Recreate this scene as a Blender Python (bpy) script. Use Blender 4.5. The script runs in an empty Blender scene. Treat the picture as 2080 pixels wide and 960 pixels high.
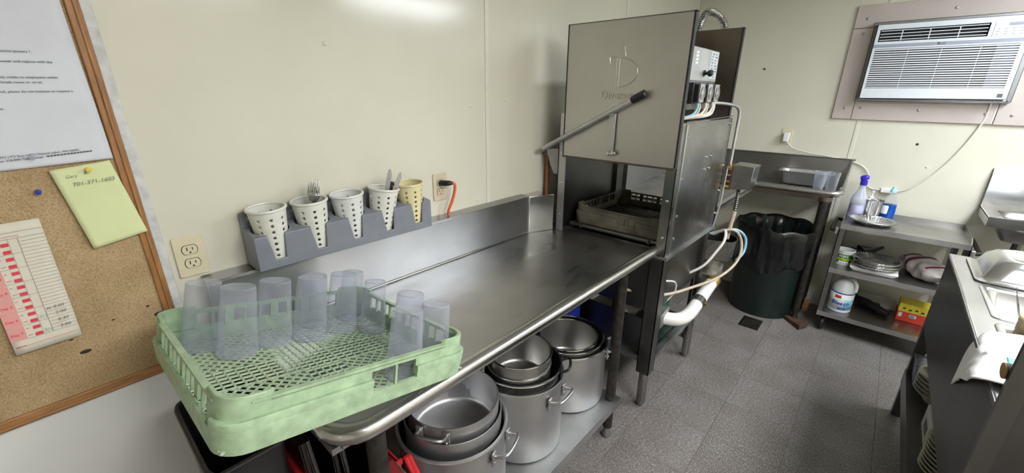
import bpy, math, random
from mathutils import Vector, Matrix, Euler
random.seed(7)
S = bpy.context.scene
COL = S.collection
PI = math.pi
# ------------------------------------------------------------------ camera
def cam_setup():
    yaw, p, r = (math.radians(v) for v in (41.6, 19.1, 0.55))
    f = Vector((math.cos(yaw)*math.cos(p), math.sin(yaw)*math.cos(p), -math.sin(p)))
    rt = Vector((math.sin(yaw), -math.cos(yaw), 0)); up = rt.cross(f)
    r2 = rt*math.cos(r)+up*math.sin(r); u2 = -rt*math.sin(r)+up*math.cos(r)
    m = Matrix((r2, u2, -f)).transposed().to_4x4(); m.translation = Vector((0, -1.376, 1.56))
    cd = bpy.data.cameras.new('camera'); cd.sensor_width = 36; cd.lens = 36*840/2080; cd.clip_start = .02
    c = bpy.data.objects.new('camera', cd); COL.objects.link(c); c.matrix_world = m; S.camera = c
cam_setup()
# ------------------------------------------------------------------ world and exposure
w = bpy.data.worlds.new('world'); S.world = w; w.use_nodes = True
w.node_tree.nodes['Background'].inputs[0].default_value = (.9, .93, 1, 1)
w.node_tree.nodes['Background'].inputs[1].default_value = .3
S.view_settings.view_transform = 'Standard'; S.view_settings.look = 'None'
S.view_settings.gamma = 1; S.view_settings.use_curve_mapping = False
S.view_settings.exposure = 0.0
LAMP_STRENGTH = 33.0
# ------------------------------------------------------------------ materials
def nodes(name):
    m = bpy.data.materials.new(name); m.use_nodes = True
    nt = m.node_tree; b = nt.nodes['Principled BSDF']
    return m, nt, b
def tex(nt, kind, scale, stretch=None, coord='Object', detail=4.0):
    tc = nt.nodes.new('ShaderNodeTexCoord'); src = tc.outputs[coord]
    if stretch:
        mp = nt.nodes.new('ShaderNodeMapping'); mp.inputs['Scale'].default_value = stretch
        nt.links.new(src, mp.inputs[0]); src = mp.outputs[0]
    t = nt.nodes.new('ShaderNodeTexNoise' if kind == 'noise' else 'ShaderNodeTexVoronoi')
    t.inputs['Scale'].default_value = scale
    if kind == 'noise': t.inputs['Detail'].default_value = detail
    nt.links.new(src, t.inputs['Vector'])
    return t
def ramp(nt, fac, stops):
    r = nt.nodes.new('ShaderNodeValToRGB'); e = r.color_ramp.elements
    while len(e) < len(stops): e.new(.5)
    for i, (p, c) in enumerate(stops):
        e[i].position = p; e[i].color = (*c, 1) if len(c) == 3 else c
    nt.links.new(fac, r.inputs[0]); return r
def bump(nt, b, fac, strength, dist=.002):
    bp = nt.nodes.new('ShaderNodeBump'); bp.inputs['Strength'].default_value = strength; bp.inputs['Distance'].default_value = dist
    nt.links.new(fac, bp.inputs['Height']); nt.links.new(bp.outputs[0], b.inputs['Normal'])
def plain(name, col, rough=.5, metal=0., var=.08, scale=30, bmp=0., stretch=None, coat=0):
    m, nt, b = nodes(name)
    t = tex(nt, 'noise', scale, stretch)
    lo = tuple(max(0, c*(1-var)) for c in col); hi = tuple(min(1, c*(1+var)) for c in col)
    r = ramp(nt, t.outputs['Fac'], [(.3, lo), (.7, hi)])
    nt.links.new(r.outputs[0], b.inputs['Base Color'])
    b.inputs['Roughness'].default_value = rough; b.inputs['Metallic'].default_value = metal
    if coat: b.inputs['Coat Weight'].default_value = coat
    if bmp: bump(nt, b, t.outputs['Fac'], bmp)
    return m
def steel(name, col, rough=.3, stretch=(1, 1, 1), scale=60, rvar=.12, smudge=0.25, bmp=0):
    m, nt, b = nodes(name)
    b.inputs['Metallic'].default_value = 1
    t = tex(nt, 'noise', scale, stretch); t2 = tex(nt, 'noise', 4, None, detail=2.5)
    r = ramp(nt, t2.outputs['Fac'], [(.3, tuple(c*(1-smudge) for c in col)), (.72, col)])
    nt.links.new(r.outputs[0], b.inputs['Base Color'])
    mx = nt.nodes.new('ShaderNodeMath'); mx.operation = 'ADD'
    nt.links.new(t.outputs['Fac'], mx.inputs[0]); nt.links.new(t2.outputs['Fac'], mx.inputs[1])
    mr = nt.nodes.new('ShaderNodeMapRange'); mr.inputs[1].default_value = .6; mr.inputs[2].default_value = 1.4
    mr.inputs[3].default_value = max(.05, rough-rvar); mr.inputs[4].default_value = rough+rvar
    nt.links.new(mx.outputs[0], mr.inputs[0]); nt.links.new(mr.outputs[0], b.inputs['Roughness'])
    if bmp: bump(nt, b, t.outputs['Fac'], bmp, .001)
    return m
def cork_mat():
    m, nt, b = nodes('cork')
    n1 = tex(nt, 'noise', 300, (1, 1, 1.4), detail=3); n2 = tex(nt, 'noise', 9, None)
    r1 = ramp(nt, n1.outputs['Fac'], [(.28, (.26, .165, .08)), (.42, (.44, .31, .165)), (.6, (.54, .4, .23)), (.8, (.64, .5, .32))])
    r2 = ramp(nt, n2.outputs['Fac'], [(.3, (.78, .74, .7)), (.65, (1, 1, 1))])
    mx = nt.nodes.new('ShaderNodeMixRGB'); mx.blend_type = 'MULTIPLY'; mx.inputs[0].default_value = 1
    nt.links.new(r1.outputs[0], mx.inputs[1]); nt.links.new(r2.outputs[0], mx.inputs[2])
    nt.links.new(mx.outputs[0], b.inputs['Base Color']); b.inputs['Roughness'].default_value = .9
    bump(nt, b, n1.outputs['Fac'], .5, .002); return m
def tile_mat():
    m, nt, b = nodes('floor_tile')
    oi = nt.nodes.new('ShaderNodeObjectInfo'); tc = nt.nodes.new('ShaderNodeTexCoord')
    rot = nt.nodes.new('ShaderNodeVectorRotate'); rot.rotation_type = 'Z_AXIS'
    mu = nt.nodes.new('ShaderNodeMath'); mu.operation = 'MULTIPLY'; mu.inputs[1].default_value = 40
    nt.links.new(oi.outputs['Random'], mu.inputs[0]); nt.links.new(mu.outputs[0], rot.inputs['Angle'])
    ad = nt.nodes.new('ShaderNodeVectorMath'); ad.operation = 'ADD'
    nt.links.new(tc.outputs['Object'], ad.inputs[0])
    cb = nt.nodes.new('ShaderNodeCombineXYZ')
    for i in range(2): nt.links.new(mu.outputs[0], cb.inputs[i])
    nt.links.new(cb.outputs[0], ad.inputs[1])
    mp = nt.nodes.new('ShaderNodeMapping'); mp.inputs['Scale'].default_value = (1, 2.6, 1)
    nt.links.new(tc.outputs['Object'], rot.inputs['Vector']); nt.links.new(rot.outputs[0], mp.inputs[0])
    n = nt.nodes.new('ShaderNodeTexNoise'); n.inputs['Scale'].default_value = 75; n.inputs['Detail'].default_value = 2
    nt.links.new(mp.outputs[0], n.inputs['Vector'])
    r = ramp(nt, n.outputs['Fac'], [(.32, (.125, .112, .107)), (.5, (.2, .183, .177)), (.62, (.29, .272, .264)), (.75, (.38, .362, .35))])
    n2 = nt.nodes.new('ShaderNodeTexNoise'); n2.inputs['Scale'].default_value = 4; nt.links.new(ad.outputs[0], n2.inputs['Vector'])
    r2 = ramp(nt, n2.outputs['Fac'], [(.3, (.75, .73, .7)), (.7, (1, 1, 1))])
    mx = nt.nodes.new('ShaderNodeMixRGB'); mx.blend_type = 'MULTIPLY'; mx.inputs[0].default_value = 1
    nt.links.new(r.outputs[0], mx.inputs[1]); nt.links.new(r2.outputs[0], mx.inputs[2])
    nt.links.new(mx.outputs[0], b.inputs['Base Color']); b.inputs['Roughness'].default_value = .38
    bump(nt, b, n.outputs['Fac'], .05, .001); return m
def clear_plastic(name, tint, haze, hazecol=(.62, .65, .74)):
    m = bpy.data.materials.new(name); m.use_nodes = True; nt = m.node_tree
    for n in list(nt.nodes): nt.nodes.remove(n)
    out = nt.nodes.new('ShaderNodeOutputMaterial'); tr = nt.nodes.new('ShaderNodeBsdfTransparent'); tr.inputs[0].default_value = (*tint, 1)
    pb = nt.nodes.new('ShaderNodeBsdfPrincipled'); pb.inputs['Base Color'].default_value = (*hazecol, 1); pb.inputs['Roughness'].default_value = .18
    lw = nt.nodes.new('ShaderNodeLayerWeight'); lw.inputs[0].default_value = .35
    tc = nt.nodes.new('ShaderNodeTexCoord'); nz = nt.nodes.new('ShaderNodeTexNoise'); nz.inputs['Scale'].default_value = 25
    nt.links.new(tc.outputs['Object'], nz.inputs['Vector'])
    mr = nt.nodes.new('ShaderNodeMapRange'); mr.inputs[3].default_value = haze*.7; mr.inputs[4].default_value = haze*1.3
    nt.links.new(nz.outputs['Fac'], mr.inputs[0])
    ad = nt.nodes.new('ShaderNodeMath'); ad.operation = 'MULTIPLY_ADD'; ad.inputs[1].default_value = .55; ad.use_clamp = True
    nt.links.new(lw.outputs['Facing'], ad.inputs[0]); nt.links.new(mr.outputs[0], ad.inputs[2])
    pw = nt.nodes.new('ShaderNodeMath'); pw.operation = 'MULTIPLY'; pw.inputs[1].default_value = .8; nt.links.new(ad.outputs[0], pw.inputs[0])
    mx = nt.nodes.new('ShaderNodeMixShader'); nt.links.new(pw.outputs[0], mx.inputs[0])
    nt.links.new(tr.outputs[0], mx.inputs[1]); nt.links.new(pb.outputs[0], mx.inputs[2]); nt.links.new(mx.outputs[0], out.inputs[0])
    return m
def emit(name, col, s):
    m, nt, b = nodes(name); b.inputs['Emission Color'].default_value = (*col, 1); b.inputs['Emission Strength'].default_value = s
    b.inputs['Base Color'].default_value = (*col, 1); return m
M = {}
M['cream'] = plain('cream_panel', (.67, .652, .555), .16, var=.02, scale=6, bmp=.0)
M['cream_strip'] = plain('cream_strip', (.69, .675, .59), .3, var=.03)
M['white_wall'] = plain('white_paint', (.78, .79, .79), .55, var=.03, scale=8)
M['white_strip'] = plain('scuffed_white', (.62, .63, .63), .5, var=.15, scale=40)
M['ceiling'] = plain('ceiling_white', (.75, .75, .72), .8, var=.03)
M['underfloor'] = plain('tile_joint', (.035, .03, .026), .8)
M['tile'] = tile_mat()
M['cork'] = cork_mat()
M['oak'] = plain('oak_frame', (.36, .17, .06), .45, var=.3, scale=14, stretch=(8, 8, 1))
M['oak_h'] = plain('oak_frame_across', (.36, .18, .07), .45, var=.3, scale=14, stretch=(1, 8, 8))
M['paper'] = plain('white_paper', (.72, .74, .82), .8, var=.03, scale=12)
M['yellow_paper'] = plain('yellow_paper', (.72, .78, .44), .8, var=.03, scale=12)
M['card'] = plain('card_stock', (.74, .7, .6), .7, var=.02)
M['pink'] = plain('pink_print', (.78, .36, .34), .7, var=.04)
M['red_print'] = plain('red_print', (.75, .06, .09), .7, var=.04)
M['ink'] = plain('grey_ink', (.12, .12, .14), .8)
M['blue_ink'] = plain('blue_ink', (.06, .05, .3), .8)
M['pencil'] = plain('pencil', (.22, .22, .22), .8)
M['green_ink'] = plain('green_ink', (.3, .5, .42), .8)
M['ivory'] = plain('ivory_plastic', (.68, .62, .44), .35, var=.03)
M['ivory2'] = plain('almond_plastic', (.62, .53, .4), .35, var=.03)
M['slot'] = plain('dark_slot', (.02, .018, .015), .6)
M['grey_plastic'] = plain('grey_plastic', (.2, .215, .25), .38, var=.06, scale=20)
M['white_plastic'] = plain('white_plastic', (.72, .72, .66), .35, var=.03)
M['white_plastic2'] = plain('cool_white_plastic', (.70, .71, .70), .35, var=.03)
M['yellowed'] = plain('yellowed_plastic', (.74, .66, .4), .35, var=.04)
M['green'] = plain('green_plastic', (.345, .47, .305), .5, var=.2, scale=40, bmp=.1)
M['green_floor'] = plain('green_plastic_lattice', (.41, .545, .37), .45, var=.12, scale=20)
M['cup'] = clear_plastic('clear_blue_plastic', (.915, .925, .955), .15, (.6, .635, .71))
M['cup2'] = clear_plastic('clear_plastic', (.93, .94, .96), .07, (.66, .68, .74))
M['ss'] = steel('brushed_steel', (.44, .435, .43), .32, (2, 20, 20), 8, .05)
M['ss_top'] = steel('worn_steel_top', (.49, .49, .49), .31, (1, 5, 5), 5, .09, .3)
M['ss_splash'] = steel('backsplash_steel', (.55, .55, .56), .36, (3, 3, 3), 25, .08, .25)
M['chrome_rail'] = steel('polished_rail', (.52, .51, .5), .22, (2, 40, 40), 12, .06, .15)
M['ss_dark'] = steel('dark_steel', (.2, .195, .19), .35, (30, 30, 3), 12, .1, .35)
M['ss_hood'] = steel('hood_steel', (.56, .55, .525), .42, (40, 40, 3), 12, .05, .1)
M['emboss'] = steel('embossed_steel', (.51, .50, .475), .34, (40, 40, 3), 12, .05, .1)
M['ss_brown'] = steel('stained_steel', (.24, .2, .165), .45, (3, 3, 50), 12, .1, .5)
M['ss_panel'] = steel('panel_steel', (.36, .36, .36), .25, (40, 40, 3), 10, .08, .35)
M['alu'] = steel('dull_aluminium', (.62, .62, .63), .45, (30, 30, 4), 10, .1, .3)
M['alu_in'] = steel('stained_aluminium', (.42, .41, .4), .42, (6, 6, 6), 8, .1, .35)
M['galv'] = steel('galvanised_steel', (.5, .51, .51), .5, (4, 4, 4), 30, .15, .6)
M['insert'] = steel('satin_steel', (.5, .49, .47), .36, (20, 20, 3), 12, .08, .3)
M['bright'] = steel('bright_steel', (.68, .68, .68), .17, (4, 40, 40), 12, .06, .12)
M['foil'] = steel('aluminium_foil', (.8, .8, .8), .22, (10, 10, 10), 30, .08, .1, .3)
M['enamel'] = plain('black_enamel', (.012, .012, .013), .18, var=.1)
M['black'] = plain('black_plastic', (.012, .012, .013), .4, var=.2)
M['iron'] = plain('painted_black_iron', (.03, .026, .023), .45, .4, var=.6, scale=40)
M['bag'] = plain('black_bin_bag', (.006, .006, .007), .26, var=.2, bmp=.6, scale=14)
M['darkgreen'] = plain('dark_green_plastic', (.006, .014, .012), .42, var=.2)
M['pvc'] = plain('white_pvc', (.78, .78, .76), .3, var=.05, scale=10)
M['brass'] = plain('brass', (.6, .42, .16), .3, 1, var=.2)
M['grime'] = plain('grimy_metal', (.2, .19, .16), .7, .5, var=.6, scale=25)
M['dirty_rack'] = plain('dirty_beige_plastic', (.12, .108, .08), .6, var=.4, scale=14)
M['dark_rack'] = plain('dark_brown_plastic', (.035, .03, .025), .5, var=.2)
M['label_blue'] = plain('pale_blue_label', (.5, .55, .6), .4, var=.15, scale=60)
M['hose_white'] = plain('milky_tube', (.7, .68, .64), .3, var=.05)
M['hose_beige'] = plain('beige_tube', (.52, .43, .33), .35, var=.1)
M['hose_blue'] = plain('light_blue_tube', (.25, .5, .66), .3, var=.05)
M['orange'] = plain('orange_cord', (.75, .14, .05), .45, var=.06)
M['copper'] = plain('copper_pipe', (.3, .12, .05), .4, .6, var=.3)
M['red'] = plain('red_plastic', (.5, .02, .025), .4, var=.1)
M['blue'] = plain('blue_plastic', (.015, .03, .3), .4, var=.1)
M['green_bin'] = plain('green_bin_plastic', (.01, .16, .08), .4, var=.1)
M['pan_dark'] = steel('dark_baked_pan', (.1, .095, .09), .4)
M['ac_white'] = plain('ac_white', (.72, .76, .82), .35, var=.02)
M['ac_grey'] = plain('ac_grey_band', (.34, .37, .46), .35, var=.02)
M['ac_dark'] = plain('ac_inside', (.015, .015, .02), .6)
M['board'] = plain('pinkish_board', (.5, .45, .42), .5, var=.04, scale=6)
M['tape'] = steel('duct_tape', (.4, .41, .43), .4, (5, 5, 5), 30)
M['screw'] = plain('screw_head', (.4, .37, .34), .4, .5)
M['cord_white'] = plain('white_cord', (.66, .65, .58), .4, var=.03)
M['bleach'] = plain('milky_jug', (.75, .77, .8), .35, var=.02)
M['lab_white'] = plain('label_white', (.8, .82, .84), .4, var=.01)
M['lab_cyan'] = plain('label_cyan', (.25, .55, .75), .4, var=.05)
M['lab_navy'] = plain('label_navy', (.02, .12, .4), .4, var=.05)
M['lab_green'] = plain('label_green', (.04, .17, .05), .4, var=.2)
M['lab_lime'] = plain('label_lime', (.45, .55, .04), .4, var=.15)
M['lab_yellow'] = plain('label_yellow', (.75, .6, .05), .5, var=.12, scale=60)
M['carton_red'] = plain('carton_red', (.7, .06, .03), .5, var=.08)
M['spray_blue'] = plain('spray_trigger_blue', (.03, .02, .42), .35, var=.05)
M['spray_body'] = clear_plastic('cloudy_bottle', (.85, .87, .95), .55, (.72, .75, .85))
M['spray_liquid'] = plain('lilac_liquid', (.45, .46, .66), .3, var=.03)
M['soap'] = plain('blue_soap', (.005, .07, .38), .15, var=.05)
M['soap_cap'] = plain('aqua_cap', (.35, .65, .7), .4)
M['bagpaper'] = plain('bag_paper', (.40, .37, .35), .5, var=.15, scale=18, bmp=.5)
M['maroon'] = plain('maroon_print', (.13, .012, .045), .5, var=.1)
M['foam'] = plain('white_foam', (.8, .8, .8), .6, var=.02)
M['towel'] = plain('white_towel', (.82, .82, .82), .95, var=.03, scale=120, bmp=.4)
M['towel_green'] = plain('towel_stripe', (.2, .5, .4), .95, var=.05)
M['crock'] = plain('tan_crock', (.5, .4, .24), .5, var=.1)
M['ceramic'] = plain('cream_ceramic', (.46, .44, .36), .3, var=.04)
M['wood'] = plain('raw_wood', (.42, .24, .1), .6, var=.25, scale=20)
M['box_white'] = plain('carton_white', (.5, .49, .44), .6, var=.06)
M['st_side'] = steel('steam_table_side', (.17, .165, .165), .4, (2, 30, 30), 10, .06, .4)
M['lamp_cool'] = emit('daylight_fluorescent_diffuser', (.90, .955, 1), LAMP_STRENGTH*.93)
M['lamp_warm'] = emit('neutral_fluorescent_diffuser', (1, .99, .97), LAMP_STRENGTH*1.1)
M['rust'] = plain('rust_stain', (.07, .035, .02), .8, var=.4)
# ------------------------------------------------------------------ mesh helpers
class MB:
    def __init__(s): s.v = []; s.f = []
    def add(s, vs, fs):
        o = len(s.v); s.v += [tuple(a) for a in vs]; s.f += [tuple(i+o for i in q) for q in fs]; return s
    def box(s, a, b, mat=None):
        (x0, y0, z0), (x1, y1, z1) = a, b
        vs = [(x, y, z) for z in (z0, z1) for y in (y0, y1) for x in (x0, x1)]
        if mat is not None: vs = [tuple(mat @ Vector(p)) for p in vs]
        return s.add(vs, [(0, 2, 3, 1), (4, 5, 7, 6), (0, 1, 5, 4), (2, 6, 7, 3), (0, 4, 6, 2), (1, 3, 7, 5)])
    def hexa(s, vs):   # 4 bottom (ccw), 4 top
        return s.add(vs, [(3, 2, 1, 0), (4, 5, 6, 7), (0, 1, 5, 4), (1, 2, 6, 5), (2, 3, 7, 6), (3, 0, 4, 7)])
    def prism(s, poly, f0, f1):   # poly of 2d points, f0/f1 map to 3d
        n = len(poly); vs = [f0(*p) for p in poly]+[f1(*p) for p in poly]
        return s.add(vs, [tuple(range(n-1, -1, -1)), tuple(range(n, 2*n))]+[(i, (i+1) % n, n+(i+1) % n, n+i) for i in range(n)])
    def lathe(s, prof, n=32, c=(0, 0, 0), mat=None, sq=None):
        vs = []; fs = []
        for (r, z) in prof:
            for i in range(n):
                a = 2*PI*i/n; x, y = r*math.cos(a), r*math.sin(a)
                if sq: x *= sq[0]; y *= sq[1]
                p = Vector((x, y, z))
                if mat is not None: p = mat @ p
                vs.append((p.x+c[0], p.y+c[1], p.z+c[2]))
        for j in range(len(prof)-1):
            for i in range(n):
                fs.append((j*n+i, j*n+(i+1) % n, (j+1)*n+(i+1) % n, (j+1)*n+i))
        if prof[0][0] > 1e-6: fs.append(tuple(range(n-1, -1, -1)))
        k = (len(prof)-1)*n
        if prof[-1][0] > 1e-6: fs.append(tuple(range(k, k+n)))
        return s.add(vs, fs)
    def tube(s, pts, r, n=10, closed=False, cap=True, rs=None):
        pts = [Vector(p) for p in pts]; m = len(pts); vs = []; fs = []
        up = None
        for i, p in enumerate(pts):
            if closed: t = pts[(i+1) % m]-pts[i-1]
            else: t = pts[min(i+1, m-1)]-pts[max(i-1, 0)]
            t.normalize()
            if up is None:
                up = Vector((0, 0, 1)) if abs(t.z) < .9 else Vector((1, 0, 0))
            a = t.cross(up)
            if a.length < 1e-4: a = t.orthogonal()
            a.normalize(); b = t.cross(a).normalized(); up = -b if False else a.cross(t)
            rr = rs[i] if rs else r
            for k in range(n):
                q = 2*PI*k/n; vs.append(p+(a*math.cos(q)+b*math.sin(q))*rr)
        for i in range(m if closed else m-1):
            j = (i+1) % m
            for k in range(n): fs.append((i*n+k, i*n+(k+1) % n, j*n+(k+1) % n, j*n+k))
        if cap and not closed: fs += [tuple(range(n-1, -1, -1)), tuple(range((m-1)*n, m*n))]
        return s.add(vs, fs)
    def cyl(s, a, b, r, n=16, r2=None): return s.tube([a, b], r, n, rs=[r, r if r2 is None else r2])
    def grid(s, nu, nv, fn):
        vs = [fn(i/nu, j/nv) for j in range(nv+1) for i in range(nu+1)]
        return s.add(vs, [(j*(nu+1)+i, j*(nu+1)+i+1, (j+1)*(nu+1)+i+1, (j+1)*(nu+1)+i) for j in range(nv) for i in range(nu)])
    def build(s, name, m, parent=None, world=True, smooth=40, bevel=0, solid=0, bseg=2, merge=False):
        me = bpy.data.meshes.new(name)
        vs = s.v
        if parent is not None and world:
            root = parent
            while root.parent: root = root.parent
            inv = root.matrix_world.inverted(); vs = [tuple(inv @ Vector(p)) for p in vs]
        me.from_pydata(vs, [], s.f); me.update()
        import bmesh
        bm = bmesh.new(); bm.from_mesh(me)
        if merge: bmesh.ops.remove_doubles(bm, verts=bm.verts, dist=1e-5)
        bmesh.ops.recalc_face_normals(bm, faces=bm.faces); bm.to_mesh(me); bm.free()
        if smooth:
            me.shade_smooth(); me.set_sharp_from_angle(angle=math.radians(smooth))
        me.materials.append(M[m] if isinstance(m, str) else m)
        o = bpy.data.objects.new(name, me); COL.objects.link(o)
        if parent is not None: o.parent = parent
        if solid:
            md = o.modifiers.new('solid', 'SOLIDIFY'); md.thickness = solid; md.offset = 0
        if bevel:
            md = o.modifiers.new('bevel', 'BEVEL'); md.width = bevel; md.segments = bseg; md.limit_method = 'ANGLE'; md.angle_limit = math.radians(40)
        return o
def tag(o, label=None, cat=None, group=None, kind=None):
    if label: o['label'] = label
    if cat: o['category'] = cat
    if group: o['group'] = group
    if kind: o['kind'] = kind
    return o
def thing(name, label, cat, loc=(0, 0, 0), rot=(0, 0, 0), group=None):
    o = bpy.data.objects.new(name, None); COL.objects.link(o); o.empty_display_size = .05
    o.location = loc; o.rotation_euler = rot
    o.matrix_world = Matrix.Translation(loc) @ Euler(rot).to_matrix().to_4x4()
    return tag(o, label, cat, group)
def copy_tree(o, parent=None):
    c = o.copy(); COL.objects.link(c); c.parent = parent
    if 'category' in c and parent is not None: del c['category']
    for ch in list(o.children): copy_tree(ch, c)
    return c
def place(o, loc, rot=(0, 0, 0), label=None):
    o.location = loc; o.rotation_euler = rot
    o.matrix_world = Matrix.Translation(loc) @ Euler(rot).to_matrix().to_4x4()
    if label: o['label'] = label
    return o
def B(a, b): return MB().box(a, b)
def text(body, size, origin, xdir, ydir, m, parent, name='lettering', depth=.0004, shear=0, bold=0, align='LEFT', sx=1.0):
    cu = bpy.data.curves.new('t', 'FONT'); cu.body = body; cu.size = size; cu.extrude = depth; cu.shear = shear; cu.offset = bold; cu.align_x = align; cu.resolution_u = 3
    t = bpy.data.objects.new('t', cu); COL.objects.link(t)
    bpy.context.view_layer.update()
    dg = bpy.context.evaluated_depsgraph_get()
    me = bpy.data.meshes.new_from_object(t.evaluated_get(dg)); bpy.data.objects.remove(t); bpy.data.curves.remove(cu)
    X = Vector(xdir).normalized(); Y = Vector(ydir).normalized(); Z = X.cross(Y); Mx = Matrix((X*sx, Y, Z)).transposed().to_4x4(); Mx.translation = Vector(origin)
    root = parent
    while root.parent: root = root.parent
    me.transform(root.matrix_world.inverted() @ Mx); me.materials.clear(); me.materials.append(M[m]); me.name = name
    o = bpy.data.objects.new(name, me); COL.objects.link(o); o.parent = parent
    return o
XA, ZA = (1, 0, 0), (0, 0, 1)      # reading direction on the wall behind the table
XB = (0, -1, 0)                    # reading direction on things that face -x
def curved_text(body, size, c, r, z, a0, m, parent, sy=1.0, shear=0, bold=0, gap=1.0):
    a = math.radians(a0)
    for ch in body:
        wd = size*gap*(.27 if ch in "l'I" else .66 if ch in 'BDO' else .56); am = a+wd/r/2
        o = (c[0]+r*math.cos(am)+wd/2*math.sin(am), c[1]+r*sy*math.sin(am)-wd/2*math.cos(am)*sy, z)
        text(ch, size, o, (-math.sin(am), math.cos(am)*sy, 0), (0, 0, 1), m, parent, depth=.0012, shear=shear, bold=bold)
        a += wd/r
def smooth_path(pts, n=8):
    P = [Vector(p) for p in pts]; out = []
    for i in range(len(P)-1):
        p0 = P[max(i-1, 0)]; p1 = P[i]; p2 = P[i+1]; p3 = P[min(i+2, len(P)-1)]
        for k in range(n):
            t = k/n
            out.append(.5*((2*p1)+(-p0+p2)*t+(2*p0-5*p1+4*p2-p3)*t*t+(-p0+3*p1-3*p2+p3)*t**3))
    out.append(P[-1]); return out
#==PART1==
# ------------------------------------------------------------------ the room
RX0, RX1, RY0, RZ = -1.6, 3.8, -3.4, 2.45
floor = tag(B((RX0, RY0, -.1), (RX1, 0, -.004)).build('floor', 'underfloor', smooth=0), kind='structure')
def tiles():
    t = .3048; x0 = 2.133; y0 = -1.035; me = None
    for i in range(-13, 6):
        for j in range(-9, 5):
            xa, ya = x0+i*t, y0+j*t
            if xa+t < RX0+.01 or xa > RX1-.01 or ya+t < RY0+.01 or ya > -.01: continue
            ca = max(xa, RX0); cb = min(xa+t, RX1); da = max(ya, RY0); db = min(ya+t, 0)
            full = (ca == xa and cb == xa+t and da == ya and db == ya+t)
            if full and me:
                o = bpy.data.objects.new('tile', me); COL.objects.link(o); o.parent = floor
            else:
                g = .0006
                o = MB().box((g-(cb-ca)/2, g-(db-da)/2, -.004), ((cb-ca)/2-g, (db-da)/2-g, random.uniform(-.0002, .0002))).build('tile', 'tile', floor, world=False, smooth=0)
                if full: me = o.data
            o.location = ((ca+cb)/2, (da+db)/2, 0)
tiles()
wa = tag(B((RX0, 0.004, 0), (RX1+.1, .1, RZ)).build('wall_back', 'white_wall', smooth=0), kind='structure')
wb = tag(B((RX1+.004, RY0, 0), (RX1+.1, .004, RZ)).build('wall_right', 'white_wall', smooth=0), kind='structure')
tag(B((RX0-.1, RY0, 0), (RX0, .1, RZ)).build('wall_left', 'cream', smooth=0), kind='structure')
tag(B((RX0-.1, RY0-.1, 0), (RX1+.1, RY0, RZ)).build('wall_front', 'cream', smooth=0), kind='structure')
tag(B((RX0-.1, RY0-.1, RZ), (RX1+.1, .1, RZ+.1)).build('ceiling', 'ceiling', smooth=0), kind='structure')
for a, b in ((.125, 1.37), (1.376, 2.592), (2.598, 3.8)):
    B((a, 0, 0), (b, .004, RZ)).build('panel', 'cream', wa, smooth=0)
for x in (1.373, 2.595):
    MB().box((x-.011, -.0035, 0), (x+.011, .001, RZ)).build('seam_strip', 'cream_strip', wa, bevel=.0015)
MB().hexa([(.1398, -.010, .9), (.160, -.010, .9), (.160, .002, .9), (.1398, .002, .9), (.117, -.010, 2.4), (.137, -.010, 2.4), (.137, .002, 2.4), (.117, .002, 2.4)]).build('edge_strip', 'white_strip', wa, bevel=.002)
rv = None
for x, z in ((.664, 1.701), (1.271, 1.507), (1.496, 1.532), (1.304, 1.088), (1.539, 1.104), (.664, 1.2), (.3, 1.95), (.95, 2.1)):
    m = Matrix.Rotation(PI/2, 4, 'X')
    MB().lathe([(.008, 0), (.0075, .002), (.004, .004), (0, .0045)], 12, (x, 0, z), m).build('rivet', 'cream_strip', wa)
for a, b in ((0, -1.19), (-1.196, -2.41), (-2.416, RY0)):
    B((3.8, b, 0), (3.804, a, RZ)).build('panel', 'cream', wb, smooth=0)
MB().box((3.7965, -1.204, 0), (3.801, -1.182, RZ)).build('seam_strip', 'cream_strip', wb, bevel=.0015)
MB().box((3.7965, -2.424, 0), (3.801, -2.402, RZ)).build('seam_strip', 'cream_strip', wb, bevel=.0015)
for y, z in ((-1.52, 1.27), (-1.60, 1.13), (-.55, 1.75)):
    MB().lathe([(.008, 0), (.0075, .002), (.004, .004), (0, .0045)], 12, (3.8, y, z), Matrix.Rotation(-PI/2, 4, 'Y')).build('rivet', 'cream_strip' if z < 1.2 else 'slot', wb)
tag(B((3.785, -2.3, 0), (3.8, 0, .1)).build('baseboard_right', 'white_strip', bevel=.003), kind='structure')
# ceiling lamps
def lamp(cx, cy, lx, ly, label, m):
    t = thing('ceiling_lamp', label, 'lamp', (cx, cy, RZ-.08))
    hb = MB(); z0, z1 = RZ-.08, RZ; e = .03
    hb.box((cx-lx/2-e, cy-ly/2-e, z0), (cx-lx/2, cy+ly/2+e, z1)).box((cx+lx/2, cy-ly/2-e, z0), (cx+lx/2+e, cy+ly/2+e, z1))
    hb.box((cx-lx/2, cy-ly/2-e, z0), (cx+lx/2, cy-ly/2, z1)).box((cx-lx/2, cy+ly/2, z0), (cx+lx/2, cy+ly/2+e, z1))
    hb.box((cx-lx/2, cy-ly/2, z1-.01), (cx+lx/2, cy+ly/2, z1))
    hb.build('housing', 'ceiling', t, smooth=0)
    B((cx-lx/2, cy-ly/2, z0+.004), (cx+lx/2, cy+ly/2, z0+.012)).build('diffuser', m, t, smooth=0)
lamp(2.72, -2.45, 1.2, .55, 'long fluorescent ceiling lamp over the steam table', 'lamp_cool')
lamp(.75, -2.45, 1.2, .55, 'long fluorescent ceiling lamp over the near end of the room', 'lamp_warm')
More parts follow.
